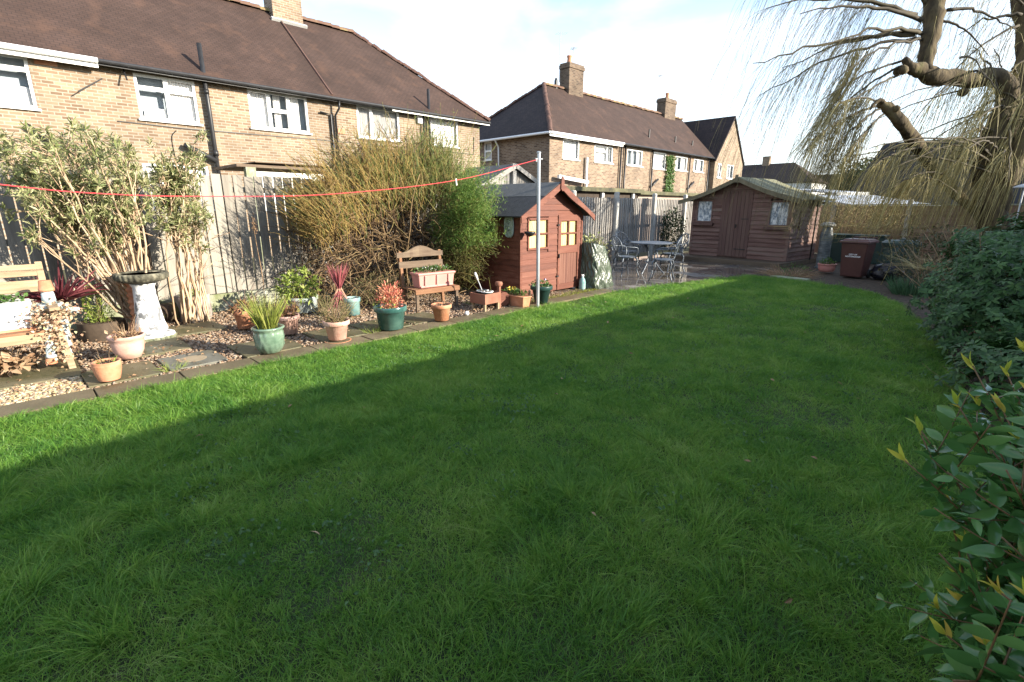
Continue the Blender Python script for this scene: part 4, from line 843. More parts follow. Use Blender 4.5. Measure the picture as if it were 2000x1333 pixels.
# ------------------------------------------------------------------ summerhouse at the end of the garden
q0, q1 = A(-6.90, 14.66, 0), A(-4.14, 14.36, 0); fw_ = unit(q1 - q0); srz = math.atan2(fw_[1], fw_[0]); sw = float(np.linalg.norm(q1 - q0)); sc_ = (q0 + q1) / 2
MAR = mat('faded_maroon_stain', [(.080, .040, .032), (.125, .064, .050), (.175, .105, .085), (.18, .135, .105)], .75, 3, .65, .35, bump=.25, bscale=30, stretch=(.4, 1, 4))
MAR_D = mat('faded_maroon_plank', [(.075, .040, .035), (.115, .064, .052), (.15, .095, .072)], .75, 4, .6, .35, bump=.25, bscale=30, stretch=(4, 4, .3))
s2 = thing('summerhouse', 'faded maroon log clad summerhouse with double doors and lace curtained windows', 'summerhouse', (sc_[0], sc_[1], 0), srz)
w2, d2, fl, eh, aph = sw, 1.75, .13, 1.70, 2.22; hw = w2 / 2
gz2 = lambda a: eh + (aph - eh) * (1 - abs(a) / hw)
wl = (-hw + .10, -hw + .62, 1.17, 1.80); wr_ = (hw - .56, hw - .05, 1.02, 1.66); dd_ = (-.50, .36, fl + .03, 1.93)
wl = (-hw + .12, -hw + .62, 1.08, 1.70)
b = MB(); clad(b, 'y', 0, -1, -hw, hw, fl, gz2, .115, (wl, wr_, dd_), th=.034); clad(b, 'x', hw, 1, 0, d2, fl, lambda a: eh, .115, ((.12, .55, 1.02, 1.66),), th=.034); clad(b, 'x', -hw, -1, 0, d2, fl, lambda a: eh, .115, th=.034)
b.bx(-hw + .01, hw - .01, .05, d2, fl, eh - .02); b.prism([(-hw, .03, eh), (hw, .03, eh), (0, .03, aph)], (0, d2 - .03, 0))
b.bx(-hw - .02, -hw + .05, -.03, .04, fl, eh); b.bx(hw - .05, hw + .025, -.03, .06, fl, eh - .01)
b.bx(-hw, hw, .002, .049, fl, 1.0); b.bx(wl[1], dd_[0], .003, .048, 1.0, eh); b.bx(dd_[1], wr_[0], .003, .048, 1.0, eh)
b.build('wall', MAR, s2)
LACE = mat('lace_curtain', [(.18, .22, .26), (.45, .48, .50), (.72, .72, .70)], .9, 16, .95, .1, lo=.40, hi=.60, detail=3, stretch=(1, 1, .6))
for h in (wl, wr_): shed_window(h, 'y', -.004, -1, s2, (0, 0, 0), LACE, MAR, nm=(0, 0))
shed_window((.12, .55, 1.02, 1.66), 'x', hw + .0, 1, s2, (0, 0, 0), mat('pinkish_blind', [(.42, .27, .24), (.58, .42, .38)], .8, 12), MAR, nm=(0, 0))
for h in (wl, wr_):
    b = MB(); b.bx(h[0] - .08, h[1] + .06, -.10, -.02, h[2] - .09, h[2] - .005); b.build('window_ledge', MAR_D, s2, bevel=.005)
b = MB(); x = dd_[0]; k = 0
while x < dd_[1] - .02:
    b.bx(x + .002, min(x + .105, dd_[1]) - .002, -.03 - .003 * (k % 2), -.005, dd_[2], dd_[3]); x += .108; k += 1
do = b.build('door', MAR_D, s2)
b = MB(); b.bx(-.02, .3, -.044, -.034, .36, .385); b.bx(.1, .3, -.044, -.034, 1.18, 1.2); b.box((-.03, -.05, 1.0), (.02, .03, .09)); b.build('hinge', BLACKP, do)
b = MB(); fo_ = .30; so = .32; slo = (aph - eh) / hw; n = 10
def roof_half(sgn):
    t = np.linspace(0, 1, n); xx = sgn * t * (hw + so); zz = aph + .07 - t * (hw + so) * slo + .035 * np.sin(t * math.pi) * -1 + .05 * t ** 3
    for i in range(n - 1):
        p = [(xx[i], -fo_, zz[i]), (xx[i + 1], -fo_, zz[i + 1]), (xx[i + 1], d2 + .15, zz[i + 1]), (xx[i], d2 + .15, zz[i])]
        slab(b, p if sgn > 0 else p[::-1], .03)
    return xx, zz
bars = [roof_half(1), roof_half(-1)]
r2 = b.build('roof', mat('mossy_green_felt', [(.09, .09, .06), (.17, .165, .10), (.25, .235, .13)], .95, 4, .9, .1, bump=.5, bscale=60), s2)
b = MB()
for xx, zz in bars:
    for i in range(n - 1): b.prism([(xx[i], -fo_ - .003, zz[i] - .005), (xx[i + 1], -fo_ - .003, zz[i + 1] - .005), (xx[i + 1], -fo_ - .003, zz[i + 1] - .115), (xx[i], -fo_ - .003, zz[i] - .115)], (0, -.022, 0))
b.box((0, -fo_ - .035, aph + .02), (.08, .02, .2)); b.build('bargeboard', mat('olive_bargeboard', [(.11, .095, .055), (.19, .165, .11)], .85, 5, .7, .3), s2)
b = MB(); b.bx(hw + .10, hw + .13, d2 - .5, d2 - .47, .1, 1.72); b.pipe([(hw + .17, .2, eh - .07), (hw + .17, d2, eh - .09)], .035, 6); b.build('downpipe', BLACKP, s2)
b = MB(); b.bx(-hw - .15, hw + .1, -.55, d2, .0, fl - .01); b.build('deck', mat('damp_sleeper', [(.07, .05, .035), (.14, .105, .07)], .7, 5, .7, .3, stretch=(.3, 2, 1)), s2, bevel=.01)
b = MB(); b.box((-.78, -.05, 1.86), (.05, .06, .12)); b.build('hook', TIMB, s2)

# ------------------------------------------------------------------ pots
GLAZE = mat('pale_green_glaze', [(.055, .10, .07), (.12, .185, .13), (.24, .32, .24)], .18, 7, .9, .1, spec=.6, coat=.4)
TEAL = mat('dark_teal_glaze', [(.02, .065, .06), (.045, .125, .11), (.10, .21, .18)], .22, 4, .9, .1, spec=.6, coat=.4)
TEAL2 = mat('light_teal_glaze', [(.10, .22, .22), (.20, .34, .33), (.33, .44, .40)], .25, 5, .9, .1, coat=.3)
BLUEG = mat('weathered_blue_grey_planter', [(.22, .27, .26), (.36, .42, .40), (.52, .55, .50)], .7, 9, .9, .1)
DGREEN = mat('dark_green_plastic', [(.012, .035, .032), (.025, .06, .055)], .4, 4)
def pot_px(xb, yb, yr, wr, wb):
    """place a pot from where it stands: base, rim height, rim and base widths"""
    st = math.sqrt(1 + ((xb - 1000) / CAM_F) ** 2); p = G(xb, yb, .034); v = unit(p[:2]); p = p + A(v[0], v[1], 0) * (wb * dep(p) / CAM_F / 2 / st)
    xb = 1000 + CAM_F * float((p - _C) @ _rt) / dep(p); z = PX(xb, yr, p[0])[2]
    s = lambda w_, zz: w_ * dep((p[0], p[1], zz)) / CAM_F / 2 / st
    return p, float(max(z - .034, .08)), float(s(wr, z)), float(s(wb, 0))
def pot_body(root, h, rr, rb, m, style='plain', name='pot', n=40):
    b = MB(); t = .012 + rr * .05
    if style == 'plain': pr = [(rb * .9, .012), (rb, .015), (rb + (rr * .9 - rb) * .75, h * .76), (rr * .94, h * .78), (rr, h * .8), (rr, h * .985), (rr * .985, h), (rr - t, h), (rr - t, h * .86)]
    elif style == 'bowl': pr = [(rb * .9, .01), (rb, .013), (rb + (rr - rb) * .55, h * .35), (rr * .93, h * .72), (rr * .95, h * .84), (rr, h * .86), (rr * 1.02, h * .97), (rr, h), (rr - t, h), (rr - t, h * .85)]
    elif style == 'ribbed': pr = [(rb * .9, .01), (rb, .012)] + [(rb + (rr * .97 - rb) * (math.sin(k / 18 * math.pi / 2)) + .004 * (k % 2), h * .82 * k / 18 + .012) for k in range(1, 18)] + [(rr * .97, h * .86), (rr * 1.0, h * .96), (rr, h), (rr - t, h), (rr - t, h * .85)]
    elif style == 'urn': pr = [(rb * .9, .008), (rb, .012), (rb + (rr - rb) * .75, h * .3), (rr * .98, h * .6), (rr * .93, h * .8), (rr * .9, h * .86), (rr * 1.06, h * .93), (rr * 1.08, h * .97), (rr * 1.02, h), (rr * .85, h), (rr * .8, h * .9)]
    b.lathe(pr, 140 if style == 'urn' else n, cap=False)
    if style == 'urn':      # spiral fluting
        v = b.V[-1]; r_ = np.hypot(v[:, 0], v[:, 1]); a = np.arctan2(v[:, 1], v[:, 0]); k = (v[:, 2] < h * .82) & (v[:, 2] > .02)
        f = 1 + .045 * np.sin(a * 14 + v[:, 2] / h * 9) * k; v[:, 0] *= f; v[:, 1] *= f
    b.add([(0, 0, .014)] + [(rb * math.cos(q), rb * math.sin(q), .014) for q in np.linspace(0, 6.2832, 16, endpoint=False)], [(0, 1 + (i + 1) % 16, 1 + i) for i in range(16)])
    o = b.build(name, m, root, smooth=True); return o
def soil_disc(root, r, z):
    b = MB(); n = 20; k = 5; rr = np.linspace(0, 1, k); V = [(0, 0, z + .012)]
    for i in range(1, k):
        for a in np.linspace(0, 6.2832, n, endpoint=False): V.append((r * rr[i] * math.cos(a), r * rr[i] * math.sin(a), z + .012 * rng.normal() * (i < k - 1)))
    F = [(0, 1 + j, 1 + (j + 1) % n) for j in range(n)] + [(1 + (i - 1) * n + j, 1 + i * n + j, 1 + i * n + (j + 1) % n, 1 + (i - 1) * n + (j + 1) % n) for i in range(1, k - 1) for j in range(n)]
    b.add(V, F); return b.build('soil', SOIL, root, smooth=True)
def potted(lab, px, m, style, plant=None, name='potted_plant', cat='plant pot', group=None):
    p, h, rr, rb = pot_px(*px); root = thing(name, lab, cat, (p[0], p[1], .034), rng.random() * 6, group)
    pot_body(root, h, rr, rb, m, style); soil_disc(root, rr * .9, h * .88)
    if plant: plant(root, h, rr)
    return root
def straps(root, z, r, n, L_, W_, m, up=1.4, bend=.5, seg=5, name='foliage', jit=.4):
    b = MB(); a = rng.random(n) * 6.2832; q = np.sqrt(rng.random(n)) * r
    P = np.stack([q * np.cos(a), q * np.sin(a), np.full(n, z)], 1); D = unit(np.stack([np.cos(a), np.sin(a), np.full(n, up)], 1) + rng.normal(size=(n, 3)) * A(jit, jit, jit * .6))
    l = L_ * (.6 + .4 * rng.random(n)); bd = np.stack([D[:, 0], D[:, 1], -np.abs(rng.normal(size=n)) * .6 - .1], 1) * bend * rng.random((n, 1))
    b.blades(P, D, l, W_ * (.8 + .4 * rng.random(n)), bd, seg); return b.build(name, m, root, smooth=True)
def bush(root, c, rad, n, L_, W_, m, stems=20, sm=STEM_B, z0=0, name='foliage', up=.3, shell=.45, whorl=1, fold=.18):
    c = A(*c); rad = A(*rad)
    u = rdir(n // whorl); q = u * (shell + (1 - shell) * rng.random((n // whorl, 1)) ** .5) * rad * (1 + .15 * rng.normal(size=(n // whorl, 1))) + c
    q = np.repeat(q, whorl, 0); uu = np.repeat(u, whorl, 0)
    D = unit(uu * .6 + rng.normal(size=q.shape) * .75 + A(0, 0, up)); b = MB(); q[:, 2] = np.maximum(q[:, 2], z0 + .004)
    b.leaves(q, D, L_ * (.6 + .6 * rng.random(len(q))), W_ * (.7 + .5 * rng.random(len(q))), fold=fold); o = b.build(name, m, root, smooth=True)
    if stems:
        k = rng.integers(0, len(q), stems); e_ = q[k]; s = np.stack([c[0] + rad[0] * .15 * rng.normal(size=stems), c[1] + rad[1] * .15 * rng.normal(size=stems), np.full(stems, z0)], 1); t = np.linspace(0, 1, 5)[None, :, None]
        mid = (s + e_) / 2 + rng.normal(size=s.shape) * rad * .12; P = s[:, None] * (1 - t) ** 2 + 2 * mid[:, None] * t * (1 - t) + e_[:, None] * t ** 2
        b = MB(); b.tubes(P, np.linspace(.004, .0018, 5), 4); b.build('stem', sm, root)
    return o
def twigs(root, z, r, n, L_, m, name='stem', up=1.0, rad=.002, S=4, wob=.12):
    a = rng.random(n) * 6.28; q = np.sqrt(rng.random(n)) * r; s = np.stack([q * np.cos(a), q * np.sin(a), np.full(n, z)], 1); D = unit(np.stack([np.cos(a) * .6, np.sin(a) * .6, np.full(n, up)], 1) + rng.normal(size=(n, 3)) * .25)
    K = 6; st = D[:, None] * (L_ * (.5 + .5 * rng.random((n, 1, 1)))) / (K - 1) + rng.normal(size=(n, K, 3)) * L_ / K * wob; P = s[:, None] + np.cumsum(st, 1); P[:, 0] = s
    b = MB(); b.tubes(P, np.linspace(rad, rad * .5, K), S); b.build(name, m, root); return P
YSPEAR = mat('yellow_green_spear', [(.13, .17, .03), (.26, .29, .06), (.42, .40, .14)], .45, 8, .3, .7, trans=.25)
BRONZE = mat('bronze_leaf', [(.11, .045, .035), (.22, .12, .06), (.22, .26, .07)], .6, 8, .3, .7, trans=.2)
HEATH = mat('olive_heather', [(.07, .075, .025), (.15, .135, .05), (.25, .19, .09)], .7, 8, .3, .7)
REDL = mat('coral_red_leaf', [(.40, .07, .06), (.62, .18, .13), (.72, .36, .20), (.75, .50, .32)], .5, 8, .3, .7, trans=.25)
def pl_sprouts(r, h, rr): twigs(r, h * .88, rr * .5, 5, .16, STEM_B); straps(r, h * .88, rr * .6, 26, .07, .006, LEAF_Y, 1.2, .4, 3)
def pl_dead(r, h, rr):
    straps(r, h * .87, rr * .5, 60, .20, .007, DEADL, 1.3, .7, 4); b = MB(); n = 70; b.leaves(np.stack([rng.normal(size=n) * rr * .4, rng.normal(size=n) * rr * .4, h * .9 + .03 * rng.random(n)], 1), rdir(n, .1), .05, .03); b.build('dead_leaves', DEADL, r)
    twigs(r, h * .88, rr * .3, 9, .24, STEM_B, up=1.5)
def pl_spears(r, h, rr): straps(r, h * .85, rr * .55, 210, .46, .011, YSPEAR, 3.2, .25, 5, jit=.42)
def pl_brown(r, h, rr): bush(r, (0, 0, h + .03), (rr, rr, .08), 130, .06, .035, BRONZE, 0, z0=h * .85); twigs(r, h * .85, rr * .6, 26, .30, mat('red_brown_twig', [(.14, .06, .04), (.26, .13, .08)], .8), up=1.1)
def pl_heath(r, h, rr): bush(r, (0, 0, h + .10), (rr * 1.25, rr * 1.25, .17), 900, .03, .006, HEATH, 60, z0=h * .85, up=.9); twigs(r, h * .85, rr * .7, 60, .34, HEATH, up=.9, rad=.0022)
def pl_red(r, h, rr): bush(r, (0, 0, h + .09), (rr * .72, rr * .72, .17), 560, .055, .014, REDL, 16, z0=h * .85, up=.6, shell=.25); bush(r, (-.05, 0, h + .02), (rr * .7, rr * .7, .06), 60, .05, .02, LEAF_Y, 0, z0=h * .85, name='lower_leaves')
def pl_pieris(r, h, rr): bush(r, (.05, 0, h + .14), (rr * 1.35, rr * 1.1, .24), 900, .085, .024, LEAF_Y, 24, z0=h * .8, up=.2, shell=.35, whorl=6)
def pl_pansy(r, h, rr): bush(r, (0, 0, h + .02), (rr * .9, rr * .9, .06), 120, .045, .025, LEAF_G, 6, z0=h * .85); bush(r, (0, 0, h + .07), (rr * .5, rr * .5, .03), 8, .04, .04, mat('violet_petal', [(.22, .16, .42), (.5, .45, .66)], .6), 0, name='flower', z0=h)
def pl_low(r, h, rr): bush(r, (0, 0, h + .03), (rr * .8, rr * .8, .08), 160, .06, .03, LEAF_G, 8, z0=h * .85)
potted('ribbed terracotta pot with a few sprouts, the nearest pot to the lawn corner', (216, 748, 704, 61, 42), TERRA, 'ribbed', pl_sprouts)
potted('large pale pink bowl pot of dead stems beside the birdbath', (256, 704, 653, 76, 46), TERRA_P, 'bowl', pl_dead)
potted('pale green spiral fluted glazed pot of tall yellow green spears', (530, 693, 637, 62, 42), GLAZE, 'urn', pl_spears)
potted('plain terracotta pot of brown twigs behind the pale green glazed pot, on its left', (482, 645, 605, 46, 34), TERRA, 'plain', pl_brown)
potted('pinkish terracotta pot of bronze leaves just right of the pale green glazed pot', (566, 656, 615, 48, 33), TERRA_P, 'plain', pl_brown)
potted('big weathered blue grey planter full of bright yellow green leaves by the fence post', (593, 614, 578, 66, 58), BLUEG, 'plain', pl_pieris)
rt_ = potted('terracotta pot of wispy olive heather on a red saucer', (660, 668, 625, 54, 35), TERRA_P, 'plain', pl_heath)
b = MB(); b.lathe([(.001, -.026), (.13, -.026), (.15, -.004), (.14, -.004), (.12, -.016), (0, -.016)], 28); b.build('saucer', TERRA, rt_, smooth=True)
rc = potted('light teal glazed pot holding a purple red spiky cordyline', (690, 619, 581, 34, 28), TEAL2, 'plain', None)
def cordyline(root, z, th, n, L_, m, up=1.0, W_=.022):
    b = MB(); b.tubes(smooth_path([(0, 0, z - .05), (.01, 0, z + th * .5), (0, .01, z + th)], 5), .016, 6); b.build('stem', STEM_B, root)
    straps(root, z + th, .02, n, L_, W_, m, up, .35, 5, jit=.35)
PINKC = mat('pink_red_strap_leaf', [(.22, .05, .06), (.40, .12, .13), (.52, .24, .22)], .45, 8, .3, .7, trans=.25)
p_, h_, rr_, rb_ = pot_px(690, 619, 581, 34, 28)
b = MB(); o_t = A(-.0, 0, 0); cr = thing('spiky_plant', 'upright pink red spiky cordyline standing behind the heather pot', 'plant', (G(668, 622)[0], G(668, 622)[1], .02))
for q in (-.22, .0, .2):
    b.tubes(smooth_path([(q * .25, q, 0), (q * .18, q * .5, .2), (0, q * .06, .42)], 6), .014, 6)
b.build('stem', mat('pinkish_stem', [(.30, .14, .09), (.46, .25, .17)], .7, 6), cr); straps(cr, .40, .02, 90, .42, .017, PINKC, 3.2, .2, 5, jit=.34)
b = MB(); straps(cr, .36, .02, 26, .34, .014, PINKC, -1.6, .15, 4, name='drooping_leaves', jit=.2)
potted('big dark teal glazed pot of coral red leaves', (765, 648, 597, 66, 48), TEAL, 'plain', pl_red)
pz = potted('small empty terracotta pot in front of the wooden seat', (863, 630, 594, 41, 27), TERRA, 'plain', None)
b = MB(); n = 14; b.leaves(np.stack([rng.normal(size=n) * .04, rng.normal(size=n) * .04, .21 + .02 * rng.random(n)], 1), rdir(n, .1), .05, .03); b.build('dead_leaves', DEADL, pz)
potted('dark green tapered plastic pot of violets behind the washing line pole', (1057, 595, 558, 44, 25), DGREEN, 'plain', pl_pansy)
bw = potted('small blue and white patterned pot with a terracotta rim beside the summerhouse', (1361, 503, 480, 31, 19), mat('blue_white_glaze', [(.04, .07, .20), (.45, .52, .56), (.60, .64, .64)], .3, 9, 1, 0, lo=.40, hi=.56, detail=2), 'plain', None)
p_, h_, rr_, rb_ = pot_px(1361, 503, 480, 31, 19)
b = MB(); b.lathe([(rr_ * .95, h_ * .78 - .03), (rr_ * 1.12, h_ * .80 - .03), (rr_ * 1.12, h_ - .02), (rr_ * .9, h_ - .02)], 4); b.build('rim', TERRA, bw)
potted('wide pale pink pot of green leaves between the capped post and the brown bin', (1613, 533, 516, 38, 28), PINKP, 'bowl', pl_low)
# stone tub with moss, log planter
p = G(383, 624); st = thing('stone_tub', 'weathered grey brown stone tub with green moss on top by the fence', 'planter', (p[0], p[1], 0))
b = MB(); b.lathe([(.19, 0), (.205, .1), (.20, .25), (.205, .34), (.17, .345), (.15, .30)], 14, wob=.05, cap=False); b.build('tub', mat('grey_bark_stone', [(.12, .095, .08), (.26, .22, .19), (.40, .36, .33)], .95, 7, .9, .1, bump=.8, bscale=18), st, smooth=True); soil_disc(st, .17, .30)
bush(st, (0, 0, .35), (.16, .16, .06), 240, .05, .012, LEAF_Y, 0, z0=.31, up=.8)
p = G(352, 628); lg = thing('log_planter', 'dark rotting half log lying between the birdbath and the stone tub', 'log', (p[0] - .05, p[1], 0), .3)
b = MB(); b.tubes(A((-.1, -.22, .12), (0, 0, .13), (.05, .22, .12)), A(.13, .14, .12), 12); b.build('log', mat('dark_bark', [(.03, .02, .014), (.09, .06, .04), (.10, .12, .03)], .95, 8, .9, .1, bump=1, bscale=25), lg, smooth=True)
p = G(182, 640); lt = thing('barrel_planter', 'low wooden tub of yellow green conifer behind the bench', 'planter', (-7.42, .68, 0))
b = MB(); b.lathe([(.20, 0), (.22, .1), (.22, .22), (.19, .22), (.19, .18)], 36, wob=.012, cap=False); b.build('tub', mat('shade_dark_timber', [(.03, .02, .014), (.07, .05, .034), (.10, .075, .05)], .8, 8, .6, .2), lt, smooth='auto'); soil_disc(lt, .21, .2); bush(lt, (0, 0, .38), (.13, .13, .26), 900, .05, .010, LEAF_Y, 10, z0=.2, up=.9)  # tub timber darkened: its shade is put into the colour
cp = thing('spiky_plant', 'dark purple cordyline with a burst of strap leaves behind the bench', 'plant', (-7.2, .37, 0))
cordyline(cp, .05, .46, 120, .52, CORDY, .8, .034)
p = G(395, 612); sp = thing('dead_flower_stalk', 'single tall dead flower stalk standing against the pale fence', 'plant', (-7.75, 2.62, 0))
b = MB(); b.tubes(smooth_path([(0, 0, 0), (.01, .02, .5), (-.01, .0, 1.0), (.0, -.01, 1.35)], 8), np.linspace(.006, .004, 8), 5); b.build('stem', DEADL, sp); bush(sp, (0, 0, 1.24), (.03, .03, .13), 90, .035, .012, DEADL, 0, z0=.9)

# ------------------------------------------------------------------ birdbath and terracotta spiral column
p = (-6.98, 1.08, .0); bb = thing('birdbath', 'white flaking birdbath with a dark fluted bowl', 'birdbath', p)
b = MB(); b.lathe([(.0, 0), (.21, 0), (.235, .03), (.22, .075), (.16, .09), (.165, .13), (.14, .22), (.115, .45), (.105, .62), (.13, .665), (.0, .665)], 8 * 4); b.build('pedestal', mat('flaking_white_paint', [(.16, .165, .17), (.58, .58, .57), (.70, .70, .69)], .7, 8, 1, 0, lo=.42, hi=.50, bump=.5, bscale=20), bb, smooth='auto')
b = MB(); n = 160; b.lathe([(.02, .664), (.12, .668), (.215, .695), (.255, .72), (.262, .77), (.255, .785), (.228, .785), (.19, .745), (.10, .725), (.0, .72)], n, cap=False)
v = b.V[-1]; a = np.arctan2(v[:, 1], v[:, 0]); r_ = np.hypot(v[:, 0], v[:, 1]); k = r_ > .2; f = 1 + .02 * np.sin(a * 30) * k * (v[:, 2] < .785); v[:, 0] *= f; v[:, 1] *= f
b.build('bowl', mat('dark_mossy_stone', [(.03, .028, .02), (.09, .085, .06), (.26, .24, .17)], .85, 12, .9, .1, bump=.5, bscale=30), bb, smooth=True)
b = MB(); b.lathe([(.212, .766), (.0, .766)], 28); b.build('water', mat('bird_bath_water', (.05, .05, .045), .04, spec=.8), bb)
b = MB(); b.lathe([(.17, 0), (.23, 0), (.245, .02), (.24, .06)], 24, cap=False); b.build('plinth', CONC_M, bb, smooth=True)
tcx = thing('spiral_column', 'slim terracotta column with a spiral rope pattern behind the birdbath', 'garden ornament', (-7.20, 1.00, 0))
b = MB(); pr = [(.0, .0), (.10, .0), (.105, .12), (.085, .18), (.06, .20)]; zz = np.linspace(.2, .66, 40); pr += [(.055 + .008 * math.sin(z * 90), z) for z in zz] + [(.075, .67), (.075, .70), (0, .70)]; b.lathe(pr, 20); b.build('column', TERRA, tcx, smooth=True)

# ------------------------------------------------------------------ slatted bench with its planter and the flowerpot figure
bn = thing('garden_bench', 'sunlit slatted timber garden bench at the left edge', 'bench', (-6.45, -.45, 0))
ob = (-6.45, -.45, 0)
bw0, bw1 = -1.25, .27
def slat(name, x, z, h, th, tilt, l0=bw0, l1=bw1, m=TIMB):
    b = MB(); b.box((x, (l0 + l1) / 2, z), (th, l1 - l0, h), M=Matrix.Rotation(tilt, 3, 'Y')); return b.build(name, m, bn, ob, bevel=.006)
slat('back_slat', -6.79, .905, .115, .024, R(-8)); slat('back_slat', -6.76, .755, .115, .024, R(-8))
for k in range(4): slat('seat_slat', -6.24 - .115 * k, .395 + .003 * k, .10, .026, R(90), m=TIMB if k else TIMB_O)
slat('front_rail', -6.20, .345, .085, .028, 0)
for yy, nm in ((.245, 0), (-1.22, 1)):
    b = MB(); b.bar((-6.12, yy + .04, .0), (-6.24, yy, .58), .055, .055, upv=(0, 1, 0)); b.build('leg', TIMB, bn, ob, bevel=.006)
    b = MB(); b.bar((-6.62, yy, .0), (-6.82, yy, .98), .055, .055, upv=(0, 1, 0)); b.build('leg', TIMB, bn, ob, bevel=.006)
    b = MB(); b.bar((-6.12, yy + .01, .60), (-6.78, yy, .63), .075, .03); b.build('armrest', TIMB, bn, ob, bevel=.006)
    b = MB(); b.bar((-6.18, yy, .33), (-6.70, yy, .33), .03, .07); b.build('side_rail', TIMB, bn, ob, bevel=.004)
wp = thing('white_planter', 'white trough planter of green seedlings on the slatted bench', 'planter', (-6.42, -.16, .415))
b = MB(); b.box((0, 0, .12), (.24, .50, .24), taper=(1.12, 1.08)); b.box((0, 0, .235), (.285, .56, .03)); b.build('trough', WHITE_O, wp, bevel=.012); bush(wp, (0, 0, .27), (.10, .24, .04), 220, .05, .03, LEAF_G, 0, z0=.245)
b = MB(); b.box((0, 0, .006), (.28, .54, .022)); b.build('tray', TERRA, wp)
fp = thing('flowerpot_figure', 'figure of small pale blue pots with a red pot hat, overgrown with sedum', 'garden ornament', (-6.42, .245, .0)); of_ = (0, 0, 0)
PBL = mat('pale_blue_pot', [(.26, .34, .36), (.50, .55, .55)], .7, 14)
def mini(name, c, r0, r1, h, m, flip=False, parent=fp):
    b = MB(); pr = [(.001, 0), (r0, 0), (r0 + (r1 - r0) * .72, h * .72), (r1, h * .73), (r1, h), (r1 * .85, h), (r1 * .8, h * .8)]
    if flip: pr = [(r, h - z) for r, z in pr]
    b.lathe(pr, 18, c, cap=False); return b.build(name, m, parent, smooth=True)
mini('head', (0, 0, .62), .055, .045, .13, PBL); mini('hat', (0, 0, .735), .046, .060, .10, TERRA, True); mini('body', (.01, 0, .43), .07, .095, .19, PBL)
for yy in (-.055, .06):
    for k in range(4): mini('leg_pot', (.19 + .01 * k, yy - .01 * k, .40 - .085 * k), .028, .04, .085, PBL, True)
    mini('foot', (.23, yy - .04, .09), .035, .046, .05, TERRA, True)
b = MB(); b.pipe([(0, -.2, .52), (0, 0, .56), (0, .2, .52)], .03, 8); b.pipe([(0, -.05, .45), (.18, -.055, .44)], .035, 8); b.pipe([(0, .05, .45), (.18, .06, .44)], .035, 8); b.build('arm', PBL, fp)
SEDUM = mat('sedum_leaf', [(.20, .08, .05), (.40, .24, .15), (.56, .46, .32), (.34, .36, .14)], .6, 8, .3, .7, trans=.15)
n = 1050; q = np.vstack([rng.normal(size=(n // 2, 3)) * A(.08, .10, .05) + A(.10, -.02, .53), np.stack([.22 + .06 * rng.normal(size=n // 2), -.02 + .07 * rng.normal(size=n // 2), .52 - .42 * rng.random(n // 2) ** 1.4], 1)])
b = MB(); b.leaves(q, rdir(n, .2), .032, .026, fold=.3); b.build('foliage', SEDUM, fp, smooth=True)
n = 260; dl = thing('dry_plant', 'heap of crinkled dry brown leaves under the bench', 'plant', (-6.35, -.28, .0))
b = MB(); b.leaves(rng.normal(size=(n, 3)) * A(.14, .2, .05) + A(0, 0, .10), rdir(n, .4), .09, .05, fold=.4); b.build('foliage', DEADL, dl, smooth=True); twigs(dl, 0, .14, 22, .34, STEM_B)

# ------------------------------------------------------------------ wooden seat with pink trough
cx, cy = -6.2, 4.50; ws = thing('wooden_seat', 'weathered wooden seat with a curved back rail under the tangled shrub', 'chair', (cx, cy, 0), -.10)
b = MB(); L2 = .36
for k in range(4): b.box((.20 - .105 * k, 0, .335), (.095, .76, .022))
b.build('seat', TIMB_O, ws, bevel=.004)
b = MB(); b.box((.245, 0, .305), (.025, .76, .06)); b.build('front_rail', TIMB_O, ws, bevel=.004)
for yy in (-L2 + .02, L2 - .02):
    b = MB(); b.bar((.21, yy, 0), (.22, yy, .325), .045, .045, upv=(0, 1, 0)); b.build('leg', TIMB_G, ws, bevel=.004)
    b = MB(); b.bar((-.17, yy, 0), (-.26, yy, .86), .045, .045, upv=(0, 1, 0)); b.build('leg', TIMB_O, ws, bevel=.004)
n = 16; t = np.linspace(-1, 1, n); top = .845 + .09 * np.clip(np.cos(t * math.pi * .75), 0, 1) ** 1.2
b = MB()
for i in range(n - 1): b.prism([(-.255, t[i] * .40, .77), (-.255, t[i + 1] * .40, .77), (-.255, t[i + 1] * .40, top[i + 1]), (-.255, t[i] * .40, top[i])], (.028, 0, 0))
b.build('back_rail', TIMB_G, ws)
b = MB(); b.box((-.225, 0, .66), (.025, .76, .10)); b.build('back_slat', TIMB_G, ws, bevel=.004)
pt = thing('trough_planter', 'pink plastic trough of small white flowers on the wooden seat', 'planter', (cx + .07, cy + .02, .347), -.10)
b = MB(); b.box((0, 0, .105), (.20, .57, .21), taper=(1.18, 1.08)); b.box((0, 0, .205), (.27, .64, .03))
for k in (-1, 0, 1): b.box((.119, k * .20, .10), (.02, .03, .17), taper=(1, 1), M=Matrix.Rotation(R(4), 3, 'Y'))
b.box((.112, 0, .02), (.02, .56, .03)); b.build('trough', PINKP, pt, bevel=.008); bush(pt, (0, 0, .245), (.10, .30, .045), 260, .05, .02, LEAF_G, 10, z0=.22, up=.6); bush(pt, (0, 0, .275), (.09, .28, .02), 40, .025, .022, mat('white_petal', [(.6, .6, .55), (.8, .8, .78)], .6), 0, name='flower', z0=.22)

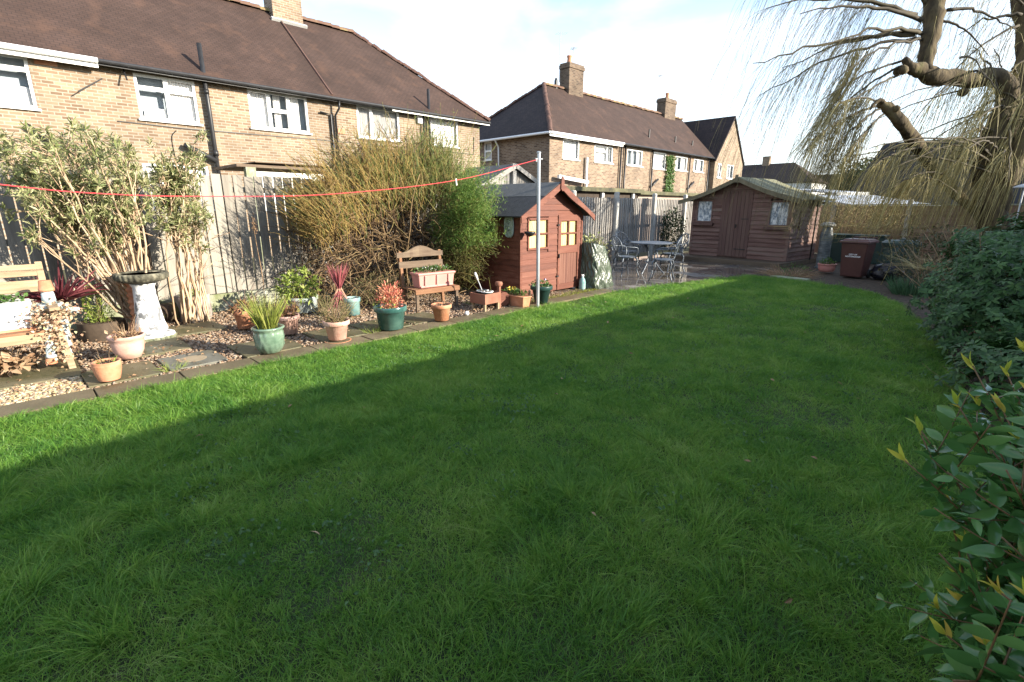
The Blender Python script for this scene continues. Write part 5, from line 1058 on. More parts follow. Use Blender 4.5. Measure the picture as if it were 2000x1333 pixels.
# ------------------------------------------------------------------ cart planter with two pots and a trowel
CARTW = mat('red_brown_timber', [(.13, .05, .03), (.22, .09, .055), (.28, .14, .09)], .7, 5, .6, .35)
p = (-5.47, 4.98, 0); ct = thing('cart_planter', 'small red brown wooden cart planter beside the terracotta trough', 'planter', p, .06)
b = MB(); b.box((0, 0, .17), (.30, .34, .014)); b.box((.15, 0, .20), (.018, .34, .15)); b.box((-.15, 0, .20), (.018, .34, .15)); b.box((0, -.165, .20), (.28, .018, .15)); b.box((0, .165, .20), (.28, .018, .15)); b.build('box', CARTW, ct, bevel=.003)
for sx in (-1, 1):
    for sy in (-1, 1):
        b = MB(); b.box((sx * .12, sy * .14, .06), (.04, .03, .135)); b.build('leg', TIMB, ct)
b = MB(); b.bar((.10, .19, .0), (.10, .19, .36), .05, .035, upv=(0, 1, 0)); b.lathe([(.001, 0), (.05, .01), (.06, .04), (.05, .07), (.001, .08)], 14, (.10, .19, .35)); b.build('post', CARTW, ct, smooth='auto')
b = MB(); b.tubes(A((-.10, .36, .14), (.10, .30, .14)), .11, 16); b.build('roller', RED, ct, smooth='auto')
for lab, c in (('black rimmed pot of soil at the back of the cart planter, holding the trowel', (-.05, -.01, .178)), ('cream rimmed pot of soil at the front of the cart planter', (.07, -.03, .178))):
    r = thing('flower_pot', lab, 'plant pot', (p[0] + c[0], p[1] + c[1], c[2])); pot_body(r, .12, .088, .06, DGREEN, 'plain'); b = MB(); b.lathe([(.082, .112), (.092, .112), (.094, .124), (.08, .124)], 24, cap=False); b.build('rim', WHITE_O, r, smooth=True); soil_disc(r, .08, .11)
tr_ = thing('trowel', 'pale handled garden trowel stuck upright in the cart planter pot', 'trowel', (p[0] - .06, p[1] - .01, .29))
b = MB(); b.tubes(A((0, 0, 0), (-.02, -.03, .10), (-.035, -.055, .17)), .008, 6); b.build('shaft', GREYP, tr_); b = MB(); b.tubes(A((-.035, -.055, .17), (-.05, -.08, .25), (-.055, -.085, .28)), A(.014, .02, .012), 8); b.build('handle', WHITE_O, tr_, smooth=True); b = MB(); b.tubes(A((0, 0, 0), (.015, .015, -.05)), A(.02, .004), 6); b.build('blade', GREYP, tr_)
tt = thing('trough_planter', 'orange terracotta trough of yellow and white flowers on the gravel beside the pole', 'planter', (-5.34, 5.50, .012), -.03)
b = MB(); b.box((0, 0, .09), (.46, .15, .18), taper=(1.14, 1.36)); b.box((0, 0, .172), (.55, .225, .02)); b.build('trough', TERRA, tt, bevel=.008); bush(tt, (0, 0, .20), (.24, .08, .05), 240, .05, .022, LEAF_G, 10, z0=.18, up=.7); bush(tt, (-.08, 0, .26), (.08, .05, .03), 26, .035, .03, mat('yellow_petal', [(.62, .42, .04), (.75, .58, .10)], .6), 0, name='flower', z0=.19)
b = MB(); b.box((.20, .10, .19), (.04, .02, .07)); b.lathe([(.001, 0), (.02, .01), (.024, .03), (.001, .05)], 10, (.2, .1, .22)); b.build('ornament', STEM_B, tt)
ball = tag(MB().lathe([(.001, -.034), (.02, -.028), (.032, -.01), (.034, 0), (.032, .01), (.02, .028), (.001, .034)], 16).build('stone_ball', WHITE_O, off=(0, 0, 0), smooth=True), 'small white ball lying on the path edge below the cart planter', 'ball'); ball.location = (*G(912, 621)[:2], .062)

# ------------------------------------------------------------------ washing line
pole = thing('washing_line_pole', 'tall grey metal washing line pole at the path edge', 'pole', (-5.0, 5.63, 0))
b = MB(); b.pipe([(0, 0, 0), (0, -.02, 2.24)], .026, 14); b.lathe([(.032, 2.235), (.034, 2.25), (.02, 2.262), (.001, 2.265)], 14, (0, -.02, 0)); b.build('post', mat('galvanised_pole', [(.28, .30, .33), (.42, .44, .46)], .4, 3, .9, .1, metal=.5), pole, smooth='auto')
b = MB(); b.pipe([(0, -.09, 2.16), (0, .06, 2.165)], .008, 6); b.pipe([(.0, -.07, 2.16), (.0, -.07, 2.12)], .012, 6); b.build('cleat', GREYP, pole)
pts = [(-5.0, 5.58, 2.15), (-5, 4.09, 1.82), (-5, 2.48, 1.63), (-5, 1.32, 1.59), (-5, .63, 1.60), (-5, .09, 1.65), (-5, -1.2, 1.83), (-5, -2.6, 2.15)]
b = MB(); b.tubes(smooth_path(pts, 60), .0040, 6); tag(b.build('washing_line', mat('red_line', [(.55, .035, .05), (.65, .07, .08)], .5, 30), off=(0, 0, 0)), 'red plastic washing line sagging across the garden to the grey pole', 'washing line')
c2 = copy_tree(pole); c2.location = (-5.0, -2.62, 0); tag(c2, 'grey washing line pole at the near end of the red line, outside the left edge', 'pole')
pg = thing('clothes_peg', 'pale clothes peg clipped on the red washing line', 'peg', (-5, 4.09, 1.82)); b = MB(); b.bar((0, 0, .02), (0, .01, -.06), .012, .012, upv=(0, 1, 0)); b.build('peg', WHITE_O, pg)
# ------------------------------------------------------------------ patio set
METAL = mat('blue_grey_cast_metal', [(.045, .055, .07), (.085, .10, .12), (.14, .155, .175)], .38, 8, .9, .1, metal=.2)
tb = thing('patio_table', 'round cast metal patio table with a pierced top', 'table', (-5.95, 10.62, 0))
b = MB(); b.lathe([(.0, .685), (.42, .685), (.47, .69), (.48, .705), (.47, .72), (.42, .715), (.0, .715)], 40); b.build('tabletop', METAL, tb, smooth='auto')
for k in range(3):
    a = k * 2.094 + .5; c, s = math.cos(a), math.sin(a); b = MB(); b.tubes(smooth_path([(c * .30, s * .30, .68), (c * .12, s * .12, .50), (c * .10, s * .10, .30), (c * .26, s * .26, .08), (c * .34, s * .34, 0)], 14), .018, 8); b.build('leg', METAL, tb, smooth=True)
b = MB(); b.lathe([(.11, .27), (.13, .28), (.11, .29)], 20, cap=False); b.tubes(np.stack([.12 * np.cos(np.linspace(0, 6.283, 24)), .12 * np.sin(np.linspace(0, 6.283, 24)), np.full(24, .28)], 1), .01, 6); b.build('brace', METAL, tb, smooth=True)
def patio_chair(loc, rz, lab):
    r = thing('patio_chair', lab, 'chair', loc, rz, 'cast metal chairs round the patio table')
    b = MB(); n = 28; a = np.linspace(0, 2 * math.pi, n, endpoint=False); e = lambda z, s=1: [(.205 * s * math.cos(q), .215 * s * math.sin(q), z) for q in a]
    b.prism(e(.425), (0, 0, .022)); b.build('seat', METAL, r)
    for sx, sy in ((1, 1), (1, -1), (-1, 1), (-1, -1)):
        b = MB(); b.tubes(smooth_path([(.15 * sx, .15 * sy, .43), (.19 * sx, .18 * sy, .36), (.18 * sx, .175 * sy, .18), (.235 * sx, .21 * sy, 0)], 12), np.linspace(.020, .013, 12), 8); b.build('leg', METAL, r, smooth=True)
    # oval openwork back, leaning outward, at -x
    P = lambda u, v: (-.19 - .16 * (v / .45) * .7 - .03 * (1 - (u / .22) ** 2) , u, .44 + v)
    b = MB(); q = np.linspace(-.22 * math.pi, 1.22 * math.pi, 30); b.tubes(A(*[P(.215 * math.cos(x), .25 + .20 * math.sin(x)) for x in q]), .013, 7)
    for sgn in (-1, 1):
        for (u0, u1, v1) in ((.02, .14, .40), (.07, .20, .30), (-.05, .06, .44), (.12, .205, .20)):
            b.tubes(smooth_path([P(sgn * u0, 0), P(sgn * (u0 * .2 + u1 * .1), .12), P(sgn * (u0 * .4 + u1 * .5), .27), P(sgn * u1, v1)], 9), .008, 5)
    b.tubes(A(P(-.15, .115), P(0, .10), P(.15, .115)), .009, 5); b.build('backrest', METAL, r, smooth=True)
    for sgn in (-1, 1):
        b = MB(); b.tubes(smooth_path([P(sgn * .21, .24), (-.05, sgn * .24, .66), (.13, sgn * .235, .64), (.16, sgn * .215, .55), (.13, sgn * .19, .44)], 14), .012, 6); b.build('armrest', METAL, r, smooth=True)
    return r
patio_chair((-6.05, 9.72, .007), 1.15, 'dark metal chair at the playhouse side of the patio table, seen from behind')
patio_chair((-5.16, 9.75, .007), 3.5, 'metal chair nearest the lawn, front legs bright in the sun')
patio_chair((-6.75, 10.95, .007), -.25, 'metal chair against the fence side with a sunlit pale openwork back')
patio_chair((-5.68, 11.15, .007), -2.1, 'metal chair on the summerhouse side of the patio table')

# ------------------------------------------------------------------ covered barbecue, bottle
cv = thing('covered_barbecue', 'upright bulky thing under a crinkled dark green tarpaulin beside the playhouse door', 'covered barbecue', (-5.66, 8.02, .01))
b = MB(); n, k = 120, 40; a = np.linspace(0, 2 * math.pi, n, endpoint=False); V = []
for i in range(k):
    t = i / (k - 1); z = .86 * t; hx, hy = .24 + .02 * (1 - t) - .07 * t ** 2, .33 - .12 * t ** 1.5
    for q in a:
        c, s = math.cos(q), math.sin(q); r_ = 1 / ((abs(c) ** 5 + abs(s) ** 5) ** .2)
        w_ = 1 + .05 * math.sin(q * 9 + t * 4 + 2 * math.sin(t * 9)) * (.35 + .65 * (1 - t)) + .035 * math.sin(q * 23 - t * 9 + 3 * math.sin(t * 14)) + .022 * math.sin(q * 41 + t * 30)
        V.append((hx * c * r_ * w_, hy * s * r_ * w_ - .10 * t, z - .10 * t * (.5 + .5 * s)))
F = [(i * n + j, i * n + (j + 1) % n, (i + 1) * n + (j + 1) % n, (i + 1) * n + j) for i in range(k - 1) for j in range(n)] + [tuple((k - 1) * n + j for j in range(n))]
b.add(V, F); b.build('tarpaulin', mat('green_tarpaulin', [(.035, .050, .034), (.05, .068, .046), (.075, .095, .066)], .38, 3, .9, .1, bump=.6, bscale=14, spec=.6), cv, smooth=True)
bo = thing('bottle', 'small teal plastic bottle on the ground between the playhouse and the tarpaulin', 'bottle', (-5.62, 7.58, .01))
b = MB(); b.lathe([(.0, 0), (.06, 0), (.065, .02), (.062, .14), (.05, .19), (.025, .22), (.025, .26), (0, .26)], 18); b.build('body', TEAL2, bo, smooth='auto'); b = MB(); b.lathe([(.028, .245), (.028, .275), (0, .275)], 12); b.build('cap', WHITE_O, bo)
vg = thing('variegated_shrub', 'cream and green variegated shrub behind the tarpaulin', 'shrub', (-6.35, 8.75, 0))
bush(vg, (0, 0, .66), (.38, .38, .28), 500, .065, .035, mat('cream_green_leaf', [(.10, .14, .04), (.30, .32, .12), (.60, .56, .32)], .5, 8, .3, .7, trans=.25), 24, up=.4); twigs(vg, .5, .25, 30, .6, STEM_B, up=1.1)
for i, (x, y) in enumerate(((-8.05, 11.9), (-8.0, 15.6))):
    r = thing('weed', ('small dry weed at the foot of the grey fence behind the table', 'dark leafy shrub in the corner between the grey fence and the summerhouse')[i], 'plant', (x, y, 0)); bush(r, (0, 0, (.25, .75)[i]), ((.2, .3, .25), (.35, .5, .7))[i], (160, 1500)[i], (.06, .09)[i], (.02, .04)[i], (DEADL, DARKG)[i], 14)

# ------------------------------------------------------------------ end of the garden: bins and pots
BINB = mat('dark_brown_bin_plastic', [(.055, .022, .019), (.082, .033, .028)], .42, 3, .9, .1)
bp = A(-2.36, 13.08, 0); brz = math.atan2(bp[1], bp[0]) - math.pi / 2 - .30
bi = thing('wheelie_bin', 'brown wheelie bin with two lines of white lettering', 'wheelie bin', bp, brz)
b = MB(); b.box((0, 0, .40), (.40, .42, .72), taper=(1.24, 1.26)); b.build('body', BINB, bi, bevel=.02)
b = MB(); b.box((0, -.0, .785), (.56, .60, .05)); b.box((0, .02, .825), (.50, .52, .035), taper=(.9, .9)); b.build('lid', mat('brown_bin_lid', [(.09, .045, .045), (.13, .07, .07)], .38, 3), bi, bevel=.012)
b = MB(); b.pipe([(-.22, .33, .80), (-.22, .36, .86), (.22, .36, .86), (.22, .33, .80)], .016, 8); b.pipe([(-.12, -.05, .845), (-.12, .0, .875), (.12, .0, .875), (.12, -.05, .845)], .010, 6); b.build('handle', BINB, bi, smooth='auto')
for sx in (-1, 1):
    b = MB(); b.tubes(A((sx * .19, .22, .10), (sx * .24, .22, .10)), .10, 18); b.build('wheel', BLACKP, bi, smooth='auto')
WHT = mat('white_lettering', (.75, .75, .75), .6)
tx = MB()
for i, (s_, sz, z) in enumerate((('CITY OF', .042, .505), ('NOTTINGHAM', .042, .462))):
    cu = bpy.data.curves.new('t', 'FONT'); cu.body = s_; cu.size = sz; cu.align_x = 'CENTER'; cu.extrude = .002; cu.offset = .0009
    to = bpy.data.objects.new('t', cu); COL.objects.link(to); bpy.context.view_layer.update()
    me = bpy.data.meshes.new_from_object(to.evaluated_get(bpy.context.evaluated_depsgraph_get())); bpy.data.objects.remove(to)
    vv = np.array([v.co[:] for v in me.vertices]); tilt = .0361
    V = np.stack([vv[:, 0], -.2385 - (z - .40) * .0728 - vv[:, 2] - vv[:, 1] * .0728, vv[:, 1] + z], 1); tx.add(V, [tuple(p.vertices) for p in me.polygons]); bpy.data.meshes.remove(me)
tx.build('lettering', WHT, bi)
cb_ = thing('compost_bin', 'dark green tapered compost bin behind the black sack', 'compost bin', (-1.75, 14.1, 0))
b = MB(); b.lathe([(.0, 0), (.42, 0), (.42, .03), (.34, .66), (.36, .67), (.36, .70), (.0, .70)], 28); b.build('body', DGREEN, cb_, smooth='auto'); b = MB(); b.lathe([(.37, .70), (.37, .74), (.30, .79), (.06, .80), (.05, .83), (0, .83)], 28); b.build('lid', DGREEN, cb_, smooth='auto')
def sack(root, c, r, m):
    b = MB(); n, k = 30, 16; V = []
    for i in range(k):
        t = i / (k - 1); ph = t * math.pi
        for j in range(n):
            q = j / n * 6.2832; w_ = 1 + .10 * math.sin(q * 5 + i) + .07 * math.sin(q * 11 - i * 1.3) + .04 * rng.normal()
            V.append((c[0] + r[0] * math.sin(ph) * math.cos(q) * w_, c[1] + r[1] * math.sin(ph) * math.sin(q) * w_, max(.004, c[2] - r[2] * math.cos(ph) * (1 + .05 * rng.normal()))))
    b.add(V, [(i * n + j, i * n + (j + 1) % n, (i + 1) * n + (j + 1) % n, (i + 1) * n + j) for i in range(k - 1) for j in range(n)]); return b
bs_ = thing('rubbish_sack', 'crumpled shiny black plastic sack on the ground beside the brown bin', 'sack', (-1.78, 13.1, 0))
sack(bs_, (0, 0, .16), (.27, .22, .20), 0).build('bag', mat('black_plastic_sack', [(.006, .006, .010), (.015, .015, .022)], .3, 9, .9, .1, bump=.8, bscale=18, spec=.4), bs_, smooth=True)
wp_ = at(1600, 525, dep(G(1600, 525)) + .6); wpz = G(1598, 528)
wc = thing('capped_post', 'tall grey post wrapped in plastic with a rounded cap beside the summerhouse', 'post', (wpz[0] - .05, wpz[1] + .5, 0))
b = MB(); b.lathe([(.0, 0), (.16, 0), (.16, .03), (.13, .05), (.145, .3), (.135, .5), (.15, .8), (.11, .98), (.09, 1.05)], 20, wob=.03); b.build('wrapping', mat('grey_wrap', [(.05, .06, .065), (.10, .115, .12), (.19, .21, .21)], .35, 7, .9, .1, bump=.6, bscale=12, stretch=(1, 1, 3)), wc, smooth=True)
b = MB(); b.lathe([(.10, 1.03), (.17, 1.05), (.175, 1.08), (.12, 1.13), (0, 1.15)], 22); b.build('cap', CONC, wc, smooth=True)
wb = thing('garden_box', 'low dark green box in the shadow behind the brown bin', 'garden box', (-3.2, 16.9, 0)); b = MB(); b.box((0, 0, .36), (1.5, .5, .72)); b.box((0, 0, .745), (1.56, .56, .05)); b.build('body', DGREEN, wb, bevel=.02)  # low lidded garden box
k1 = tag(MB().box((0, 0, .03), (.75, .22, .06)).build('kerb_stone', CONC_M, off=(0, 0, 0), bevel=.01), 'short mossy kerb stone between the far lawn edge and the dried plant', 'kerb stone'); k1.location = (-3.25, 11.75, 0); k1.rotation_euler = (0, 0, -.2)

# ------------------------------------------------------------------ small plants of the far beds
p = G(1545, 543); dg = thing('dry_plant', 'sprawling dried pale grass and stems in front of the summerhouse', 'plant', (p[0] - .1, p[1] + .15, 0))
straps(dg, .02, .40, 420, .42, .006, DEADL, .9, .8, 4, jit=.7); bush(dg, (.1, .1, .14), (.35, .3, .12), 160, .07, .02, LEAF_G, 0)
p = G(1762, 578); df = thing('daffodil_clump', 'clump of blue green daffodil leaves in the bed behind the far lawn edge', 'plant', (p[0] + .1, p[1] + .25, 0))
straps(df, .0, .30, 330, .40, .015, mat('blue_green_strap', [(.03, .075, .035), (.06, .13, .06), (.10, .18, .08)], .45, 8, .3, .7, trans=.2), 2.6, .3, 4, jit=.5)
ds = thing('leafy_shrub', 'brownish dark shrub between the compost bin and the big glossy bush', 'shrub', (-.95, 12.3, 0))
bush(ds, (0, 0, .55), (.8, .9, .55), 2200, .07, .03, mat('dull_olive_leaf', [(.03, .04, .015), (.07, .075, .03), (.15, .12, .06)], .6, 6, .3, .7, trans=.2), 50); twigs(ds, .3, .5, 60, .55, STEM_B, up=1.0, rad=.002, wob=.5)
dc = thing('dry_shrub', 'pale dry grassy shrub catching the sun against the end fence', 'shrub', (-3.4, 18.2, 0))
DRYY = mat('dry_yellow_leaf', [(.20, .16, .07), (.38, .31, .14), (.55, .47, .25)], .8, 8, .3, .7, trans=.25)
bush(dc, (0, 0, 1.15), (1.25, .45, .75), 3400, .09, .014, DRYY, 60, up=1.0, shell=.2); twigs(dc, .1, .8, 90, 1.6, STEM_B, up=1.6, rad=.004)
d2_ = thing('dry_plant', 'bleached curling dry stems above the brownish shrub near the big bush', 'plant', (-.75, 11.3, 0))
straps(d2_, .45, .4, 160, .55, .008, DRYY, 1.1, 1.2, 5, jit=.6); twigs(d2_, 0, .3, 20, 1.0, DEADL, up=1.5, rad=.004)
for q in ((1728, 500), (1700, 470), (1770, 470)):
    pass
ar = thing('dry_plant', 'a few long bleached arching stems in front of the end fence', 'plant', (-1.55, 12.9, 0)); b = MB()
for k in range(4):
    x, y = rng.normal(size=2) * .35; b.tubes(smooth_path([(x, y, 0), (x + .1, y, .5), (x - .05 - .2 * rng.random(), y, .95), (x - .3, y - .1, 1.05 + .15 * rng.normal())], 9), np.linspace(.0055, .0025, 9), 5)
b.build('stem', DRYY, ar, smooth=True)

# big glossy shrub on the right, built of whorls
RH = mat('blue_green_glossy_leaf', [(.010, .036, .008), (.022, .066, .015), (.045, .105, .026), (.09, .16, .05)], .45, 5, .3, .7, trans=.2, spec=.25)
RHL = mat('pale_green_leaf', [(.05, .12, .03), (.10, .20, .05), (.20, .30, .08)], .35, 5, .3, .7, trans=.3)
bgx = thing('glossy_shrub', 'large rounded glossy dark green shrub on the right side of the lawn', 'shrub', (.25, 7.7, 0))
def whorls(root, c, rad, nw, per, L_, W_, m, name='foliage', flat=.35, top=None, shell=.6):
    c = A(*c); rad = A(*rad); u = rdir(nw); u[:, 2] = np.where(u[:, 2] < -.45, -u[:, 2], u[:, 2]); lump = 1 + .13 * np.sin(u[:, 2] * 13 + 2 * np.sin(u[:, 1] * 5)) + .10 * np.sin(u[:, 0] * 7 + u[:, 2] * 5) * np.cos(u[:, 1] * 9)
    q = c + u * rad * (lump * (shell + (1 - shell) * rng.random(nw) ** .6))[:, None]
    if top is not None: q = q[q[:, 2] > top]; 
    u = unit(q - c); nw = len(q); q = q[q[:, 2] > .03] if top is None else q; u = unit(q - c); nw = len(q)
    ax = unit(u * .7 + A(0, 0, .7) + rng.normal(size=(nw, 3)) * .25); ref = unit(np.cross(ax, rng.normal(size=(nw, 3)))); bi_ = np.cross(ax, ref); b = MB()
    for k in range(per):
        a = 6.2832 * k / per + rng.random(nw) * .6; D = unit(ref * np.cos(a)[:, None] + bi_ * np.sin(a)[:, None] + ax * (flat - .5 * rng.random((nw, 1))))
        b.leaves(q + ax * .01 * rng.normal(size=(nw, 1)), D, L_ * (.65 + .5 * rng.random(nw)), W_ * (.8 + .4 * rng.random(nw)), N=ax, fold=.10, droop=.2)
    return b.build(name, m, root, smooth=True)
whorls(bgx, (0.05, 0, .62), (.95, 2.1, .78), 2500, 7, .07, .027, RH); whorls(bgx, (-.25, -.7, .40), (.5, .9, .5), 700, 7, .08, .03, RH); whorls(bgx, (.45, .5, 1.0), (.7, 1.4, .55), 420, 6, .075, .034, RHL, 'upper_leaves', .5, 1.15)  # paler leaves on the upper part only
P = twigs(bgx, .0, .5, 90, 1.3, STEM_B, up=1.0, rad=.007)
lw_ = thing('low_shrub', 'low dark leafy plant under the big glossy shrub at the lawn edge', 'shrub', (.25, 5.35, 0)); whorls(lw_, (0, 0, .22), (.45, .7, .30), 420, 6, .075, .03, RH); twigs(lw_, 0, .3, 30, .45, STEM_B)

# near shrub with yellow orange tips at the right edge
HY = mat('deep_green_leaf', [(.032, .10, .025), (.062, .16, .04), (.12, .235, .062)], .16, 7, .3, .7, trans=.3, spec=.5)
TIP = mat('yellow_orange_tip_leaf', [(.26, .36, .04), (.46, .46, .06), (.52, .30, .07)], .4, 8, .3, .7, trans=.35)
REDS = mat('reddish_stem', [(.09, .06, .025), (.16, .08, .035)], .5, 8)
ny = thing('tipped_shrub', 'leafy green shrub with yellow tipped shoots close by on the right', 'shrub', (.42, 1.62, 0))
tips = [(1735, 900, 1.12), (1765, 845, 1.2), (1762, 835, 1.3), (1838, 790, 1.1), (1868, 715, 1.2), (1980, 690, 1.1), (1830, 985, 1.2), (1868, 1065, 1.05), (1800, 1190, 1.0), (1850, 1130, 1.1), (1858, 1180, .95), (1815, 1240, .9), (1900, 1260, .85), (1875, 790, 1.3), (1925, 800, 1.15), (1935, 730, 1.3), (1990, 780, 1.0), (1960, 860, 1.05), (1905, 900, 1.25), (1990, 1000, .9), (1950, 1090, 1.0), (1925, 1160, .85), (1985, 1180, .8), (1885, 1300, .8), (1960, 1320, .75), (1900, 1010, 1.15), (1960, 940, 1.2), (2010, 740, 1.2), (2040, 860, 1.1), (2060, 1000, 1.0), (2050, 1150, .9), (2030, 1290, .8), (1830, 1330, .8), (2100, 760, 1.2), (2120, 950, 1.1), (1880, 1230, 1.0), (1945, 1240, .95), (1985, 1090, 1.15), (1925, 1050, .9), (1860, 1290, .95), (1990, 900, 1.3), (1975, 830, 1.35), (1990, 1260, 1.0), (1990, 1330, .9)] + [(1905 + 190 * rng.random(), 830 + 500 * rng.random(), .85 + .4 * rng.random()) for _ in range(26)] + [(1800 + 110 * rng.random(), 1080 + 250 * rng.random(), .9 + .25 * rng.random()) for _ in range(12)]
right_v = A(_rt[0], _rt[1], 0); sb, lb, tbm = MB(), MB(), MB(); base0 = A(.42, 1.62, 0)
for (x, y, d_) in tips:
    x0_ = x; x = x + 32
    T = at(x, y, d_) - base0; base = A(rng.normal() * .10, rng.normal() * .14, 0); mid = base * .4 + T * .55 + A(.05, 0, .10 + .06 * rng.random()); t = np.linspace(0, 1, 12)[:, None]
    C_ = base * (1 - t) ** 2 + 2 * mid * t * (1 - t) + T * t ** 2; sb.tubes(C_, np.linspace(.004, .0016, 12), 5)
    for br in range(3):        # main shoot and side shoots
        if br == 0: path = C_
        else:
            k = 6 + 2 * br; dirn = unit(C_[k] - C_[k - 1] + rng.normal(size=3) * .30 + right_v * .25); path = C_[k] + dirn * np.linspace(0, .13 + .08 * rng.random(), 8)[:, None] + A(0, 0, .02) * np.linspace(0, 1, 8)[:, None] ** 2; sb.tubes(path, np.linspace(.002, .0012, 8), 4)
        seg = np.linalg.norm(np.diff(path, axis=0), axis=1).sum(); nn = max(4, int(min(seg, .42) / .030)); tt_ = np.linspace(max(0, 1 - .42 / seg), .93, nn); idx = tt_ * (len(path) - 1); i0 = idx.astype(int); u_ = (idx - i0)[:, None]
        q = path[i0] * (1 - u_) + path[np.minimum(i0 + 1, len(path) - 1)] * u_; tg = unit(path[np.minimum(i0 + 1, len(path) - 1)] - path[np.maximum(i0 - 1, 0)])
        for k in range(nn):
            s_ = unit(np.cross(tg[k], A(0, 0, 1) if k % 2 else rng.normal(size=3))); N = unit(np.cross(s_, tg[k]));  N = N if N[2] > 0 else -N
            sz = .062 * (1 - .45 * tt_[k] ** 3) * (.8 + .35 * rng.random())
            for sg in (-1, 1): lb.fine_leaves([q[k]], [s_ * sg * .9 + tg[k] * .55 + A(0, 0, -.15)], sz, sz * (.36 + .12 * rng.random()), np.array([N + rng.normal(size=3) * .35]))
        if br or tips.index((x0_, y, d_)) > 22: continue
        e_ = path[-1]; td = unit(path[-1] - path[-2])
        for k in range(3): tbm.fine_leaves([e_ - td * .012 * (k > 1)], [td * 1.2 + A(0, 0, .25) + rng.normal(size=3) * .28], .036 + .012 * rng.random(), .011, rng.normal(size=(1, 3)), K=6)
sb.build('stem', REDS, ny, smooth=True); tbm.F = [(f, 1) for f, m in tbm.F]; lb.F += [(f + lb.n, m) for f, m in tbm.F]; lb.V += tbm.V; lb.n += tbm.n; lb.build('foliage', [HY, TIP], ny, smooth=True)

# ------------------------------------------------------------------ tall leggy shrubs against the near fence
HEBE = mat('grey_green_leaf', [(.10, .135, .045), (.21, .24, .09), (.36, .35, .18), (.50, .44, .28)], .45, 8, .3, .7, trans=.3)
TANST = mat('tan_stem', [(.25, .16, .10), (.42, .30, .19), (.56, .44, .31)], .8, 6, .5, .5, bump=.3, bscale=30)
def leggy(lab, loc, tips_, heavy, ntw):
    r = thing('leggy_shrub', lab, 'shrub', loc); L0 = A(*loc); sb, lb = MB(), MB(); ends = []
    for (y, z, dx) in tips_:
        T = A(-7.45 + dx, y, z) - L0; base = rng.normal(size=3) * A(.05, .07, 0); mid = base * .45 + T * .5 + A(0, -.0, .0) + rng.normal(size=3) * .08; t = np.linspace(0, 1, 12)[:, None]
        C_ = base * (1 - t) ** 2 + 2 * mid * t * (1 - t) + T * t ** 2 + np.vstack([np.zeros((1, 3)), rng.normal(size=(11, 3)) * .012]); r0 = heavy * (.7 + .5 * rng.random()); sb.tubes(C_, np.linspace(r0, .006, 12), 6); ends.append(C_[-1])
        for k in range(ntw):
            i = rng.integers(6, 12); d = unit(unit(C_[i] - C_[i - 1]) + rng.normal(size=3) * .55 + A(0, 0, .35)); l = .12 + .30 * rng.random(); Q = C_[i] + d * np.linspace(0, l, 5)[:, None] + rng.normal(size=(5, 3)) * .008; Q[0] = C_[i]; sb.tubes(Q, np.linspace(.006, .003, 5), 4); ends.append(Q[-1])
            if rng.random() < .7: d3 = unit(d + rng.normal(size=3) * .5 + A(0, 0, .3)); Q2 = Q[2] + d3 * np.linspace(0, l * .7, 4)[:, None]; sb.tubes(Q2, np.linspace(.004, .0025, 4), 4); ends.append(Q2[-1])
    E_ = np.array(ends); E_ = E_[E_[:, 2] > 1.2 + .25 * rng.normal(size=len(E_))]; per = 16
    for k in range(per):
        D = rdir(len(E_), .6); lb.leaves(E_ - A(0, 0, 1) * (.09 * rng.random((len(E_), 1))), D, .065 + .035 * rng.random(len(E_)), .019, fold=.15)
    sb.build('stem', TANST, r, smooth=True); lb.build('foliage', HEBE, r, smooth=True)
tl = []
for k in range(46):
    y = .22 + 1.0 * rng.random(); z = 1.2 + .85 * rng.random() + .25 * math.exp(-((y - .75) / .35) ** 2); z = min(z, 1.82 + .28 * math.exp(-((y - .75) / .3) ** 2)); tl.append((y, z, .35 * rng.normal()))
leggy('tall leggy shrub of tan stems and leaf tufts fanning out behind the bench', (-7.45, 1.12, 0), tl, .017, 8)
tl = [(1.50 + .42 * rng.random() + .05 * k / 12, 1.45 + .68 * rng.random(), .15 * rng.normal()) for k in range(17)] + [(1.78 + .15 * rng.random(), .8 + .4 * rng.random(), .1 * rng.normal()) for k in range(3)]
leggy('slimmer leggy shrub of tan stems with a leafy head, right of the birdbath', (-7.5, 1.62, 0), tl, .014, 8)

# ------------------------------------------------------------------ big tangled shrub in the middle of the fence
tg_ = thing('tangled_shrub', 'huge tangled twiggy shrub with green whips on top, between the pale fence and the playhouse', 'shrub', (-7.35, 5.1, 0))
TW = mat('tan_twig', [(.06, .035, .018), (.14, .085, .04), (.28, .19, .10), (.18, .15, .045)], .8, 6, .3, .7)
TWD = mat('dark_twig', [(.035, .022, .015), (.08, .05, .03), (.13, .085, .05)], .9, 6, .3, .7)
WHIP = mat('green_whip', [(.05, .07, .018), (.10, .125, .03), (.20, .19, .05), (.28, .19, .075)], .6, 6, .3, .7)
BROOM = mat('fresh_broom_leaf', [(.05, .11, .02), (.10, .20, .035), (.20, .30, .06), (.26, .28, .08)], .55, 6, .3, .7, trans=.3)
def env(y):     # outline height of the shrub along the fence
    ys_, hs = [-1.95, -1.6, -1.0, -.4, .3, .9, 1.5, 2.0, 2.3], [1.7, 2.35, 2.85, 3.0, 2.95, 2.6, 2.1, 1.7, .9]; return np.interp(y, ys_, hs)
n = 2900; y = -1.85 + 2.75 * rng.random(n); z = env(y) * .92 * rng.random(n) ** .8; x = .55 * rng.normal(size=n) * .75; x = np.clip(x, -.75, .75) * np.sqrt(np.clip(1.05 - (z / 2.4) ** 2, .15, 1))
